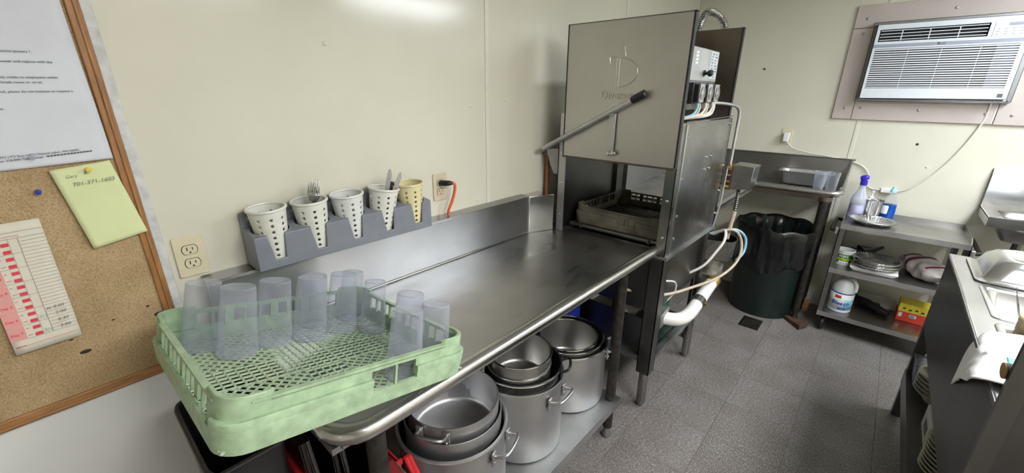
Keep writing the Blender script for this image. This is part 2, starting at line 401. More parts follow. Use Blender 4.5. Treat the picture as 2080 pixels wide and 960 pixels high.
# ------------------------------------------------------------------ cork board and what is pinned to it
def corkboard():
    t = thing('cork_board', 'brown cork notice board in a wooden frame at the left edge', 'notice board', (.140, 0, .822), (0, -math.radians(.85), 0))
    L, H = 1.05, 1.2
    MB().box((-L+.02, -.016, .02), (-.02, -.002, H)).build('cork_panel', 'cork', t, world=False, smooth=0)
    # frame rails: stepped profile
    def rail(name, a, b, m):
        return MB().box(a, b).build(name, m, t, world=False, bevel=.003)
    r = rail('frame_rail', (-.0235, -.022, 0), (0, -.001, H), 'oak'); MB().box((-.011, -.026, .004), (-.004, -.02, H)).build('frame_bead', 'oak', r, world=False, bevel=.002)
    r = rail('frame_rail', (-L, -.022, 0), (-.026, -.001, .027), 'oak_h'); MB().box((-L, -.026, .004), (-.02, -.02, .011)).build('frame_bead', 'oak_h', r, world=False, bevel=.002)
    rail('frame_rail', (-L, -.022, H-.026), (0, -.001, H), 'oak_h'); rail('frame_rail', (-L, -.022, .027), (-L+.026, -.001, H-.026), 'oak')
    for x, z, s in ((-.012, .245, .012), (-.1, .105, .007), (-.09, .11, .004), (-.205, .295, .004), (-.215, .3, .003)):
        pass
    # worn gouges in the cork
    for x, z, sx, sz in ((-.185, .13, .011, .005), (-.22, .43, .006, .004), (-.03, .17, .014, .006), (-.05, .2, .004, .003), (-.2, .17, .004, .002), (-.12, .19, .004, .002), (-.25, .19, .003, .002)):
        MB().lathe([(1, 0), (.7, .0006), (0, .001)], 10, (x, -.016, z), Matrix.Rotation(PI/2, 4, 'X') @ Matrix.Diagonal((sx, sz, 1, 1))).build('gouge', 'slot' if sx > .01 else 'rust', t, world=False)
corkboard()
def sheet(name, label, cat, quad, y, m, bend, nu=10, nv=24, group=None):
    # quad: TL, TR, BR, BL as (x, z); bend(u, v) -> distance off the board
    t = thing(name, label, cat, (quad[3][0], y, quad[3][1]), group=group)
    (ax, az), (bx, bz), (cx, cz), (dx, dz) = quad
    def at(u, v, off=0):
        x = (ax*(1-u)+bx*u)*(1-v)+(dx*(1-u)+cx*u)*v; z = (az*(1-u)+bz*u)*(1-v)+(dz*(1-u)+cz*u)*v
        return (x, y-bend(u, v)-off, z)
    MB().grid(nu, nv, lambda u, v: at(u, v)).build('sheet', m, t, solid=.0006, smooth=25)
    return t, at
def letter():
    q = [(-.117, 1.76), (.0965, 1.765), (.1065, 1.407), (-.108, 1.3955)]
    def bend(u, v):
        f = [(0, .004), (.33, .001), (.36, .0008), (.66, .009), (.72, .008), (1, .003)]
        for (a, p), (b, r) in zip(f, f[1:]):
            if v <= b: return p+(r-p)*(v-a)/(b-a)+.001*math.sin(u*7+v*9)
        return .003
    t, at = sheet('letter', 'white printed letter pinned to the top of the cork board', 'paper', q, -.0195, 'paper', bend, 12, 60)
    dx = Vector((q[1][0]-q[0][0], 0, q[1][1]-q[0][1])).normalized(); dz = Vector((q[0][0]-q[3][0], 0, q[0][1]-q[3][1])).normalized()
    dxb = Vector((q[2][0]-q[3][0], 0, q[2][1]-q[3][1])).normalized()
    for i, (s, ue, v) in enumerate((('wage rates effective January 1.', .69, .372), ('expired poster and replace with the', .80, .426), ('is easily visible to employees within', .80, .51), ('up in a break room or on an', .68, .535), ('and, please do not hesitate to request a', .87, .587), ('at any time.', .37, .67))):
        p = at(ue, v, .0026)
        text(s, .0066, p, dx, dz, 'ink', t, align='RIGHT', depth=.0002)
    for s, ue, v in (('Suite 374 | PO Box 1302 | Detroit Lakes, MN 56502', .765, .93), ('| Fax: 218-844-7542 | Email:', .50, .950)):
        text(s, .0062, at(ue, v, .0024), dxb, dz, 'ink', t, align='RIGHT', depth=.0002)
    a, b = Vector(at(.52, .948, .0022)), Vector(at(.86, .943, .0022))
    for k in range(14):
        p, q = a.lerp(b, k/14), a.lerp(b, (k+.78)/14)
        MB().hexa([p, q, q+Vector((0, -.0002, 0)), p+Vector((0, -.0002, 0)), p+Vector((0, 0, .003)), q+Vector((0, 0, .003)), q+Vector((0, -.0002, .003)), p+Vector((0, -.0002, .003))]).build('fine_print', 'ink', t, smooth=0)
letter()
def note():
    q = [(-.002, 1.391), (.099, 1.403), (.1285, 1.224), (.026, 1.203)]
    t, at = sheet('sticky_note', 'pale yellow-green note with a handwritten phone number', 'note', q, -.0215, 'yellow_paper', lambda u, v: .003+.006*v*v+.004*u*v+.0012*math.sin(9*v+3*u), 10, 20)
    dx = Vector((q[1][0]-q[0][0], 0, q[1][1]-q[0][1]-.004)).normalized(); dz = Vector((0.03, 0, 1)).normalized()
    text('Gary', .0098, at(.17, .12, .0018), dx, dz, 'pencil', t, shear=.2, depth=.0002, bold=-.0001)
    text('K', .0098, at(.48, .115, .0018), dx, dz, 'pencil', t, shear=.2, depth=.0002, bold=-.0001)
    text('701-371-1603', .0125, at(.215, .225, .0022), dx, dz, 'pencil', t, shear=.1, depth=.0002, bold=-.0001, sx=1.03)
note()
def timecard():
    q = [(-.146, 1.288), (-.041, 1.292), (-.042, 1.002), (-.148, .997)]
    t, at = sheet('time_card', 'cream time card with pink and red printed day columns', 'card', q, -.0185, 'card', lambda u, v: .003+.012*v*v, 6, 16)
    def cell(u0, u1, v0, v1, m, name='print_block', off=.0010):
        a, b, c, d = at(u0, v0, off), at(u1, v0, off), at(u1, v1, off), at(u0, v1, off)
        e = [(p[0], p[1]-.0002, p[2]) for p in (a, b, c, d)]
        MB().hexa([a, b, c, d]+e).build(name, m, t, smooth=0)
    top, bot = .12, .895; n = 7; h = (bot-top)/n
    dx = Vector((1, 0, .04)).normalized(); dz = (0, 0, 1)
    for i in range(n):
        v = top+i*h
        cell(.0, .24, v+.002, v+h-.002, 'pink', 'day_cell')
        text('Day %d' % (i+1), .0078, at(.025, v+h*.62, .0016), dx, dz, 'red_print', t, depth=.0002, sx=1.05)
        for k in range(2):
            cell(.36, .47, v+h*(k*.5+.22), v+h*(k*.5+.46), 'red_print', 'time_cell')
            text('IN' if k == 0 else 'OUT', .0036, at(.262, v+h*(k*.5+.32), .0014), dx, dz, 'red_print', t, depth=.0002)
        for k in range(4):
            vv = v+h*(k+1)*.25; cell(.62 if k < 3 else .24, .995, vv-.0012, vv+.0004, 'ink', 'rule')
    cell(.612, .617, top, bot, 'ink', 'rule'); cell(.478, .481, top, bot, 'ink', 'rule'); cell(0, .995, top-.003, top-.001, 'ink', 'rule'); cell(.0, .995, .07, .072, 'ink', 'rule'); cell(.03, .98, .945, .947, 'red_print', 'rule')
    for s, v in (('8:00', .715), ('2:00', .765), ('8:30', .825), ('2:00', .88)):
        text(s, .0105, at(.735, v, .0018), dx, dz, 'pencil', t, shear=.15, depth=.0002, bold=-.0001)
    text('M', .008, at(.64, .715, .0018), dx, dz, 'blue_ink', t, depth=.0002)
    for s, v in (('5/3', .765), ('5/4', .88)): text(s, .0105, at(.495, v, .0018), dx, dz, 'green_ink', t, shear=.2, depth=.0002)
    text('Pay Period Ending', .005, at(.30, .105, .0012), dx, dz, 'pink', t, depth=.0002)
    text('Signature', .0042, at(.04, .945, .0014), dx, dz, 'red_print', t, depth=.0002)
timecard()
def pin(x, y, z, m, label):
    t = thing('push_pin', label, 'push pin', (x, y, z))
    R = Matrix.Rotation(PI/2, 4, 'X')
    MB().lathe([(.0012, 0), (.0014, .003), (.0052, .0035), (.0052, .005), (.0032, .006), (.0032, .011), (.0050, .0125), (.0050, .0145), (0, .0150)], 16, (x, y, z), R).build('head', m, t)
    MB().cyl((x, y+.004, z), (x, y, z), .0006, 6).build('needle', 'bright', t)
pin(-.028, -.017, 1.348, 'blue', 'dark blue push pin stuck in the bare cork')
pin(.059, -.026, 1.387, 'lab_yellow', 'yellow push pin holding the pale yellow note')
M['clearpin'] = clear_plastic('clear_pin', (.9, .92, .95), .4)
pin(-.018, -.026, 1.423, 'clearpin', 'clear push pin through the bottom of the white letter')
# ------------------------------------------------------------------ outlets
def outlet(name, label, x, z, m, along='A'):
    t = thing(name, label, 'outlet', (x, 0, z))
    def rr(w, h, r, n=5):
        p = []
        for cx, cz, a0 in ((w-r, h-r, 0), (-w+r, h-r, PI/2), (-w+r, -h+r, PI), (w-r, -h+r, 1.5*PI)):
            for k in range(n+1): p.append((cx+r*math.cos(a0+k*PI/2/n), cz+r*math.sin(a0+k*PI/2/n)))
        return p
    MB().prism(rr(.0355, .0575, .004), lambda a, b: (a, 0, b), lambda a, b: (a, -.0055, b)).build('cover_plate', m, t, world=False, bevel=.0018)
    for s in (-1, 1):
        c = s*.0195
        poly = [(.0172*math.cos(a)*1.0, max(-.0125, min(.0125, .0172*math.sin(a)))) for a in (2*PI*k/28 for k in range(28))]
        MB().prism([(a*1.1, b*1.1) for a, b in poly], lambda a, b: (a, -.004, b+c), lambda a, b: (a, -.0058, b+c)).build('socket_gap', 'slot', t, world=False, smooth=0)
        f = MB().prism(poly, lambda a, b: (a, -.004, b+c), lambda a, b: (a, -.0072, b+c)).build('socket_face', m, t, world=False, smooth=0)
        MB().box((-.0075, -.0078, c-.002), (-.0050, -.007, c+.0075)).build('slot', 'slot', f, world=False, smooth=0)
        MB().box((.0052, -.0078, c-.001), (.0075, -.007, c+.0065)).build('slot', 'slot', f, world=False, smooth=0)
        MB().lathe([(.0028, 0), (0, .0008)], 12, (0, -.0071, c-.0075), Matrix.Rotation(PI/2, 4, 'X')).build('ground_hole', 'slot', f, world=False)
    MB().lathe([(.0035, 0), (.003, .0015), (0, .002)], 12, (0, -.0055, 0), Matrix.Rotation(PI/2, 4, 'X')).build('cover_screw', m, t, world=False)
    return t
outlet('wall_outlet', 'ivory double wall outlet beside the cork board', .205, 1.125, 'ivory')
outlet('wall_outlet', 'almond double wall outlet with a black plug in it', 1.084, 1.182, 'ivory2')
t = outlet('wall_outlet', 'ivory wall outlet with a white plug, above the far counter', 0, 0, 'ivory')
t.matrix_world = Matrix.Translation((3.8, -.79, 1.268)) @ Matrix.Rotation(-PI/2, 4, 'Z'); t.location = (3.8, -.79, 1.268); t.rotation_euler = (0, 0, -PI/2)
# black plug and orange cord
t = thing('orange_cord', 'orange power cord with a black plug, hanging from the outlet', 'cord', (1.1, -.04, 1.21))
MB().tube([(1.084, -.008, 1.2), (1.086, -.03, 1.202), (1.098, -.047, 1.203), (1.112, -.052, 1.202)], .011, 12, rs=[.012, .0125, .011, .007]).build('plug', 'black', t)
MB().tube(smooth_path([(1.108, -.052, 1.203), (1.122, -.054, 1.195), (1.124, -.05, 1.165), (1.112, -.044, 1.12), (1.10, -.036, 1.085), (1.10, -.03, 1.062)]), .0062, 10).build('cable', 'orange', t)
# ------------------------------------------------------------------ cutlery holder
HX0, HP, HY = .335, .124, -.106
def holder():
    x1 = HX0+5*HP; zb = 1.062; zf = 1.166; zk = 1.180
    t = thing('cutlery_holder', 'grey plastic holder with five notched cups standing on the backsplash', 'cutlery holder', ((HX0+x1)/2, -.05, zb))
    y1 = -.002
    MB().box((HX0+.003, HY+.005, zb+.0005), (x1-.003, y1, zb+.014)).build('bottom', 'grey_plastic', t, smooth=0)
    MB().box((HX0, -.014, zb), (x1, y1, 1.222)).build('back_panel', 'grey_plastic', t, bevel=.005)
    for x in (HX0, x1-.012):
        MB().prism([(HY+.003, zb), (y1, zb), (y1, zk), (HY+.003, zf-.001)], lambda a, b: (x+.0002, a, b), lambda a, b: (x+.0118, a, b)).build('end_wall', 'grey_plastic', t, bevel=.002)
    # front wall with notches
    th = .010; poly = [(HX0, zb), (x1, zb), (x1, zf)]
    for i in range(4, -1, -1):
        c = HX0+HP*(i+.5); poly += [(c+.022, zf), (c+.017, zb+.026), (c-.012, zb+.026), (c-.026, zf)]
    poly.append((HX0, zf))
    MB().prism(poly, lambda p, q: (p, HY, q), lambda p, q: (p, HY+th, q)).build('front_wall', 'grey_plastic', t, bevel=.0035, bseg=3)
    # deck with round openings
    dk = MB(); n = 48; R = .0515
    for i in range(5):
        cx = HX0+HP*(i+.5); cy = (HY+y1)/2-.003; hx = HP/2; 
        vs = []; fs = []
        for k in range(n):
            a = 2*PI*k/n; ca, sa = math.cos(a), math.sin(a)
            sc = min(hx/max(abs(ca), 1e-6), (abs(HY-cy) if sa < 0 else abs(y1-cy))/max(abs(sa), 1e-6))
            zz = lambda y: zf+(zk-zf)*(y-HY)/(y1-HY)
            rr = min(R, sc*.985)
            p = (cx+rr*ca, cy+rr*sa); q = (cx+sc*ca, cy+sc*sa)
            vs += [(p[0], p[1], zz(p[1])-.03), (p[0], p[1], zz(p[1])), (q[0], q[1], zz(q[1]))]
        for k in range(n):
            a = 2*PI*(k+.5)/n; j = (k+1) % n
            mx = cx+R*math.cos(a)
            if math.sin(a) < -.3 and cx-.028 < mx < cx+.024: continue
            fs += [(3*k+1, 3*k+2, 3*j+2, 3*j+1), (3*k, 3*k+1, 3*j+1, 3*j)]
        dk.add(vs, fs)
    dk.build('deck', 'grey_plastic', t)
holder()
def perforated_cup(m, label, loc, rot):
    t = thing('cutlery_cylinder', label, 'cutlery cup', loc, rot, 'perforated cutlery cups in the grey holder')
    h = .158; r0, r1 = .035, .0505; nc, nr = 9, 7; z0, z1 = .010, .142
    def P(a, z):
        r = r0+(r1-r0)*z/h; return (r*math.cos(a), r*math.sin(a), z)
    na, nz = 126, 56
    da = 2*PI/nc; dz = (z1-z0)/nr; hr = .0046
    ctr = [((c+.5)*da, z0+(k+.5)*dz) for c in range(nc) for k in range(nr)]
    def near(a, z):
        c = int((a % (2*PI))/da); k = min(nr-1, max(0, int((z-z0)/dz))); ca, cz = (c+.5)*da, z0+(k+.5)*dz
        rr = r0+(r1-r0)*cz/h; return ca, cz, ((a % (2*PI))-ca)*rr, z-cz, rr
    vs = []; keep = []
    for j in range(nz+1):
        for i in range(na):
            a, z = 2*PI*(i+.5)/na, h*j/nz
            ca, cz, dx, dy, rr = near(a, z); d = math.hypot(dx, dy)
            if hr*.62 < d < hr*1.38: a, z = ca+dx/d*hr/rr, cz+dy/d*hr
            vs.append(P(a, z))
    fs = []
    for j in range(nz):
        for i in range(na):
            a, z = 2*PI*(i+1)/na, h*(j+.5)/nz
            ca, cz, dx, dy, rr = near(a, z)
            if math.hypot(dx, dy) < hr*.9: continue
            fs.append((j*na+i, j*na+(i+1) % na, (j+1)*na+(i+1) % na, (j+1)*na+i))
    wall = MB().add(vs, fs)
    wall.build('wall', m, t, world=False, solid=.002, smooth=60)
    MB().lathe([(0, .0), (r0, .0), (r0, .0015), (0, .0015)], 48).build('bottom', m, t, world=False)
    MB().tube([((r1+.001)*math.cos(2*PI*k/36), (r1+.001)*math.sin(2*PI*k/36), h) for k in range(36)], .0042, 8, closed=True).build('rim', m, t, world=False)
    return t
CUPS = []
for i, (m, lab) in enumerate((('white_plastic', 'white perforated cutlery cup, empty, nearest the cork board'), ('white_plastic', 'white perforated cutlery cup holding the forks'), ('white_plastic2', 'white perforated cutlery cup, empty, in the middle of the holder'), ('white_plastic', 'white perforated cutlery cup holding the knives'), ('yellowed', 'yellowed cream perforated cutlery cup at the outlet end'))):
    cx = HX0+HP*(i+.5)
    rot = (math.radians(2), math.radians(-3 if i != 3 else 5), .3*i)
    if i == 3: rot = (math.radians(4), math.radians(7), 0)
    CUPS.append(perforated_cup(m, lab, (cx+(0.006 if i != 3 else -.008), -.057, 1.079), (rot[0], rot[1], 0)))
def fork(loc, rot, label):
    t = thing('fork', label, 'fork', loc, rot, 'forks in the second cutlery cup')
    MB().tube([(0, 0, 0), (0, .001, .06), (0, 0, .12), (0, .001, .135)], .003, 8, rs=[.005, .004, .0026, .003]).build('handle', 'bright', t, world=False)
    hd = MB()
    def c(z): return .006*math.sin((z-.135)/.062*PI)
    hd.grid(6, 6, lambda u, v: ((u-.5)*(.006+.018*math.sin(min(1, v*1.2)*PI/2)), -c(.133+.027*v), .133+.027*v))
    hd.build('head', 'bright', t, world=False, solid=.0016)
    for k in range(4):
        x = (k-1.5)*.0062
        MB().tube([(x, -c(.159+.037*q/5), .159+.037*q/5) for q in range(6)], .0012, 6, rs=[.0016, .0014, .0013, .0012, .001, .0006]).build('tine', 'bright', t, world=False)
    return t
bx = HX0+HP*1.5
f0 = None
for k in range(8):
    rot = (math.radians(random.uniform(-3, 2)), math.radians(11+random.uniform(-3, 3)), -.5+random.uniform(-.25, .25))
    loc = (bx-.012+.0042*(k-3.5), -.058+.0036*(k % 4-1.5), 1.098+random.uniform(0, .014))
    if f0 is None: f0 = fork(loc, rot, 'steel fork standing tines up in the bundle of forks')
    else:
        f = copy_tree(f0); place(f, loc, rot)
def knife(loc, rot, label, dark=False):
    t = thing('table_knife', label, 'knife', loc, rot, 'knives in the fourth cutlery cup')
    MB().tube([(0, 0, 0), (0, 0, .05), (0, 0, .1)], .004, 8, rs=[.005, .0045, .003]).build('handle', 'black' if dark else 'bright', t, world=False)
    pr = [(-.006, .1), (.004, .1), (.008, .13), (.0088, .19), (.0078, .206), (.005, .217), (.001, .2225), (-.003, .222), (-.006, .215), (-.0072, .2), (-.0065, .14)]
    MB().prism(pr, lambda a, b: (a, -.0008, b), lambda a, b: (a, .0008, b)).build('blade', 'alu', t, world=False, smooth=0)
    return t
kx = HX0+HP*3.5
knife((kx-.016, -.062, 1.088), (math.radians(2), math.radians(14), -.45), 'table knife with the highest blade in the knife cup')
knife((kx-.006, -.052, 1.082), (math.radians(-6), math.radians(23), -.6), 'table knife leaning right behind the highest knife')
t = thing('steak_knife', 'knife with a black handle end sticking out of the knife cup', 'knife', (kx-.02, -.06, 1.09), (math.radians(3), math.radians(28), .3))
MB().prism([(-.005, 0), (.005, 0), (.006, .13), (-.006, .13)], lambda a, b: (a, -.0008, b), lambda a, b: (a, .0008, b)).build('blade', 'ss_dark', t, world=False, smooth=0)
MB().tube([(0, 0, .13), (0, 0, .15), (0, 0, .178)], .006, 10, rs=[.004, .007, .008]).build('handle', 'black', t, world=False)
# ------------------------------------------------------------------ dish table
def dish_table():
    t = thing('dish_table', 'long stainless steel dish table with a rolled front rim and backsplash', 'table', (1.0, -.35, 0))
    XL, XR, YB, YF, Z = .25, 1.86, -.05, -.662, .86
    MB().box((XL, YF, Z-.016), (XR, YB, Z)).build('table_top', 'ss_top', t, smooth=0)
    # rolled rim: front run, rounded corner, left end run
    rim = [(1.775, -.688, .882), (.335, -.688, .882)]
    for k in range(1, 7): 
        a = PI/2*k/6; rim.append((.335-.075*math.sin(a), -.688+.075*(1-math.cos(a)), .882))
    rim.append((.26, -.05, .882))
    MB().tube(rim, .0225, 20).build('rolled_rim', 'chrome_rail', t)
    MB().hexa([(XL+.02, -.672, .855), (1.85, -.672, .855), (1.85, -.655, .845), (XL+.02, -.655, .845), (XL+.02, -.676, .9), (1.85, -.676, .9), (1.85, -.655, .862), (XL+.02, -.655, .862)]).build('rim_lip', 'ss_top', t, smooth=0)
    # raised end lip that the tilted rack leans on, and backsplash
    MB().prism([(-.62, .86), (-.05, .86), (-.05, .938), (-.22, .938), (-.62, .966)], lambda a, b: (.243, a, b), lambda a, b: (.252, a, b)).build('end_splash', 'ss_splash', t, bevel=.003)
    MB().box((.215, -.056, Z-.016), (1.62, -.05, 1.052)).build('backsplash', 'ss_splash', t, bevel=.002)
    MB().hexa([(.215, -.056, 1.050), (1.62, -.056, 1.050), (1.62, -.001, 1.056), (.215, -.001, 1.056), (.215, -.056, 1.056), (1.62, -.056, 1.056), (1.62, -.001, 1.062), (.215, -.001, 1.062)]).build('backsplash_flange', 'ss', t, bevel=.002)
    cb = MB().prism([(1.615, -.001), (1.615, -.06), (1.70, -.093), (1.752, -.118), (1.752, -.001)], lambda a, b: (a, b, Z), lambda a, b: (a, b, 1.057)); cb.build('corner_box', 'bright', t, bevel=.003)
    MB().tube([(.3, -.058, .864), (1.60, -.058, .864)], .004, 8).build('cove_seam', 'bright', t)
    # legs
    for x, y in ((1.49, -.675), (.345, -.665), (1.49, -.12), (.32, -.12)):
        MB().cyl((x, y, .06), (x, y, .845), .0225, 16).build('leg', 'iron', t)
        MB().lathe([(.012, 0), (.02, .004), (.022, .02), (.016, .03), (.016, .065)], 14, (x, y, 0)).build('foot', 'galv', t)
    s = MB().box((.2, -.705, .205), (1.53, -.06, .217)).build('under_shelf', 'galv', t, smooth=0)
    MB().box((.2, -.71, .178), (1.53, -.702, .2175)).build('shelf_lip', 'galv', s, smooth=0)
    MB().box((1.522, -.702, .178), (1.53, -.06, .2175)).build('shelf_lip', 'galv', s, smooth=0)
dish_table()
# ------------------------------------------------------------------ green rack and cups
RACK_LOC, RACK_ROT = (.313, -.466, .948), tuple(math.radians(v) for v in (-3.7, 12.4, -.1))
def rpath(h, r, n=6):
    out = []
    for cx, cy, a0 in ((h-r, h-r, 0), (-h+r, h-r, PI/2), (-h+r, -h+r, PI), (h-r, -h+r, 1.5*PI)):
        out.append([(cx+r*math.cos(a0+k*PI/2/n), cy+r*math.sin(a0+k*PI/2/n)) for k in range(n+1)])
    return out
def band(loop, prof, closed):   # loop function offset->points ; prof [(half, z)]
    mb = MB(); pts = [[(x, y, z) for (x, y) in loop(hh)] for hh, z in prof]; n = len(pts[0]); vs = [p for l in pts for p in l]; fs = []
    for j in range(len(prof)-1):
        for i in range(n if closed else n-1): fs.append((j*n+i, j*n+(i+1) % n, (j+1)*n+(i+1) % n, (j+1)*n+i))
    if not closed and prof[0] == prof[-1]:
        m = len(prof)-1; fs += [tuple(j*n for j in range(m)), tuple(j*n+n-1 for j in range(m-1, -1, -1))]
    return mb.add(vs, fs)
def lattice(mb, half, sp, th, z0, z1, full=False):
    bw = .042   # half width of the cross bands
    def bar(p, q):
        p, q = Vector(p), Vector(q); d = (q-p)
        if d.length < .006: return
        d.normalize(); nrm = Vector((-d.y, d.x))*th/2
        a, b, c, e = p-nrm, q-nrm, q+nrm, p+nrm
        mb.hexa([(a.x, a.y, z0), (b.x, b.y, z0), (c.x, c.y, z0), (e.x, e.y, z0), (a.x, a.y, z1), (b.x, b.y, z1), (c.x, c.y, z1), (e.x, e.y, z1)])
    def clip(p, d, x0, x1, y0, y1):
        t0, t1 = -9, 9
        for o, dd, lo, hi in ((p[0], d[0], x0, x1), (p[1], d[1], y0, y1)):
            if abs(dd) < 1e-9:
                if o < lo or o > hi: return None
            else:
                a, b = (lo-o)/dd, (hi-o)/dd; t0 = max(t0, min(a, b)); t1 = min(t1, max(a, b))
        return None if t1 <= t0 else ((p[0]+t0*d[0], p[1]+t0*d[1]), (p[0]+t1*d[0], p[1]+t1*d[1]))
    for sx in (-1, 1):
        for sy in (-1, 1):
            R = sorted((sx*bw, sx*half))+sorted((sy*bw, sy*half)); k = -half*3
            while k < half*3:
                for ang in (PI/4, -PI/4):
                    d = (math.cos(ang), math.sin(ang)); c = clip((-d[1]*k, d[0]*k), d, *R)
                    if c: bar(*c)
                k += sp
    k = -bw
    while k <= bw+1e-6:
        bar((k, -half), (k, half)); bar((-half, k), (half, k)); k += bw*2/5
    k = -half
    while k <= half:
        if abs(k) > bw: bar((k, -bw), (k, bw)); bar((-bw, k), (bw, k))
        k += sp*1.2
def glass_rack(name, label, loc, rot, m, mfloor, fine=True, zs=.93):
    t = thing(name, label, 'dish rack', loc, rot)
    H = .263
    loop = lambda r: (lambda h: [p for c in rpath(h, r) for p in c])
    band(loop(.045), [(H-.010, .002), (H-.006, -.002), (H-.004, 0), (H, .058), (H-.0005, .062), (H-.008, .063), (H-.0085, .058), (H-.013, .004), (H-.010, .002)], True).build('skirt', m, t, world=False) if not fine else None
    hw = .062; u = H-.008; uw = u-.0009
    if fine:
        # skirt in runs: the front run leaves the hand hole open, front corners carry a higher outer band
        T = .046
        prof = [(H-.012, .0), (H-.006, -.001), (H-.001, T-.004), (H-.0015, T), (H-.0078, T), (H-.0085, T-.006), (H-.014, .004), (H-.012, .0)]
        sk = MB()
        corners = lambda h: rpath(h, .045)
        def run(pick, pf, mb_=None):
            mb = band(pick, pf, False); (mb_ or sk).add(mb.v, mb.f)
        run(lambda h: corners(h)[3]+corners(h)[0]+corners(h)[1]+corners(h)[2]+[(.0, -h)], prof)
        run(lambda h: [(.105, -h), corners(h)[3][0]], prof)
        low = [(H-.012, .0), (H-.006, -.001), (H-.0012, .036), (H-.009, .036), (H-.014, .004), (H-.012, .0)]
        run(lambda h: [(0, -h), (.105, -h)], low)
        sk.build('skirt', m, t, world=False)
        up = [(H-.0012, T-.001), (H, .060), (H-.001, .062), (H-.0085, .062), (H-.0085, T-.001), (H-.0012, T-.001)]
        for pk in (lambda h: corners(h)[2]+[(.0, -h)], lambda h: [(.105, -h)]+corners(h)[3]):
            band(pk, up, False).build('front_ledge', m, t, world=False)
        MB().box((.05, -H+.003, .034), (.055, -H+.009, .08)).build('hand_hole_post', m, t, world=False)
    # corners standing tall
    for k in range(4):
        def pick(h, k=k):
            c = rpath(h, .04)[k]; a, b = c[0], c[-1]
            # extend along both sides
            ex = .03
            d0 = Vector((c[0][0]-c[1][0], c[0][1]-c[1][1])).normalized()*ex; d1 = Vector((c[-1][0]-c[-2][0], c[-1][1]-c[-2][1])).normalized()*ex
            def snap(d): return (round(d.x/ex)*ex, round(d.y/ex)*ex)
            s0, s1 = snap(d0), snap(d1)
            return [(a[0]+s0[0], a[1]+s0[1])]+c+[(b[0]+s1[0], b[1]+s1[1])]
        band(pick, [(u, .044), (u, .104), (u-.007, .104), (u-.007, .044), (u, .044)], False).build('corner_post', m, t, world=False, bevel=.0015)
    # upper side walls
    def side(k, mk):
        R = Matrix.Rotation(k*PI/2, 4, 'Z')
        def bx(a, b): mk.box(a, b, R)
        L = H-.05
        return bx, L
    for k in range(4):
        w = MB(); bx, L = side(k, w)   # k=0: +x side is rotated; local side lies at y=-u
        bx((-L, -uw, .084), (L, -uw+.007, .092))
        bx((-L, -uw-.003, .089), (L, -uw+.009, .0935))
        if k == 0 and fine:
            bx((-L, -uw, .060), (0, -uw+.007, .086)); bx((.105, -uw, .060), (L, -uw+.007, .086)); bx((0, -uw, .078), (.105, -uw+.007, .086))
        else:
            xs = [-L+i*(2*L)/12 for i in range(13)]
            for i, x in enumerate(xs):
                wd = .003 if i % 3 else .010
                bx((x-wd, -uw+.0005, .044), (x+wd, -uw+.0065, .086))
        if k == 0 and fine: bx((-L, -uw, .040), (0, -uw+.007, .061)); bx((.105, -uw, .040), (L, -uw+.007, .061))
        w.build('side_wall', m, t, world=False)
    lt = MB(); lattice(lt, H-.011, .0165 if fine else .014, .0034, .0065, .0098)
    lt.build('lattice_floor', mfloor, t, world=False, smooth=0)
    for ch in t.children:
        if zs != 1:
            for vv in ch.data.vertices: vv.co.z *= zs
    return t
rack = glass_rack('glass_rack', 'green plastic glass rack tilted on the near end of the dish table', RACK_LOC, RACK_ROT, 'green', 'green_floor')
def tumbler(h, rm, rb, name, label, loc, rot, m, group, flip=True):
    t = thing(name, label, 'cup', loc, rot, group)
    th = .0022
    if flip:   # mouth down
        prof = [(rm-th, 0), (rm, 0), (rm-.0005, .006), (rb+.001, h-.004), (rb-.002, h), (0, h)]
        wall = MB(); wall.lathe(prof, 36); wall.build('body', m, t, world=False, smooth=50)
        MB().tube([((rb-.0005)*math.cos(2*PI*k/36), (rb-.0005)*math.sin(2*PI*k/36), h-.001) for k in range(36)], .0013, 6, closed=True).build('base_ring', m, t, world=False)
        MB().tube([((rm-.001)*math.cos(2*PI*k/36), (rm-.001)*math.sin(2*PI*k/36), .0015) for k in range(36)], .0015, 6, closed=True).build('lip', m, t, world=False)
    else:
        MB().lathe([(0, 0), (rb-.002, 0), (rb, .003), (rm, h), (rm-th, h), (rb-th, .006), (0, .006)], 36).build('body', m, t, world=False, smooth=50)
    return t
RM = Matrix.Translation(RACK_LOC) @ Euler(RACK_ROT).to_matrix().to_4x4()
for u, v, h, rb, lab in ((-0.172, 0.203, 0.158, 0.034, 'tall clear upturned tumbler nearest the outlet, in the left back corner'),
                       (-0.124, 0.124, 0.161, 0.034, 'clear upturned tumbler in front, second from the left'),
                       (-0.038, 0.145, 0.161, 0.034, 'clear upturned tumbler, third from the left in the row'),
                       (0.046, 0.130, 0.163, 0.034, 'clear upturned tumbler, fourth from the left in the row'),
                       (0.137, 0.138, 0.162, 0.033, 'clear upturned tumbler, fifth and tallest looking in the row'),
                       (0.205, 0.085, 0.145, 0.028, 'smaller clear upturned tumbler at the right end of the row'),
                       (0.092, 0.212, 0.146, 0.029, 'clear upturned tumbler half hidden behind the fourth and fifth'),
                       (0.203, 0.208, 0.146, 0.029, 'clear upturned tumbler hidden behind the fifth, only its top showing'),
                       (0.204, -0.085, 0.153, 0.033, 'clear upturned tumbler at the back of the group of three'),
                       (0.205, -0.186, 0.153, 0.033, 'clear upturned tumbler at the right of the group of three'),
                       (0.118, -0.194, 0.156, 0.033, 'clear upturned tumbler nearest the rail, front of the group of three')):
    p = RM @ Vector((u, v, .0092))
    tumbler(h, rb*1.27, rb, 'tumbler', lab, tuple(p), RACK_ROT, 'cup', 'upturned tumblers in the green rack')
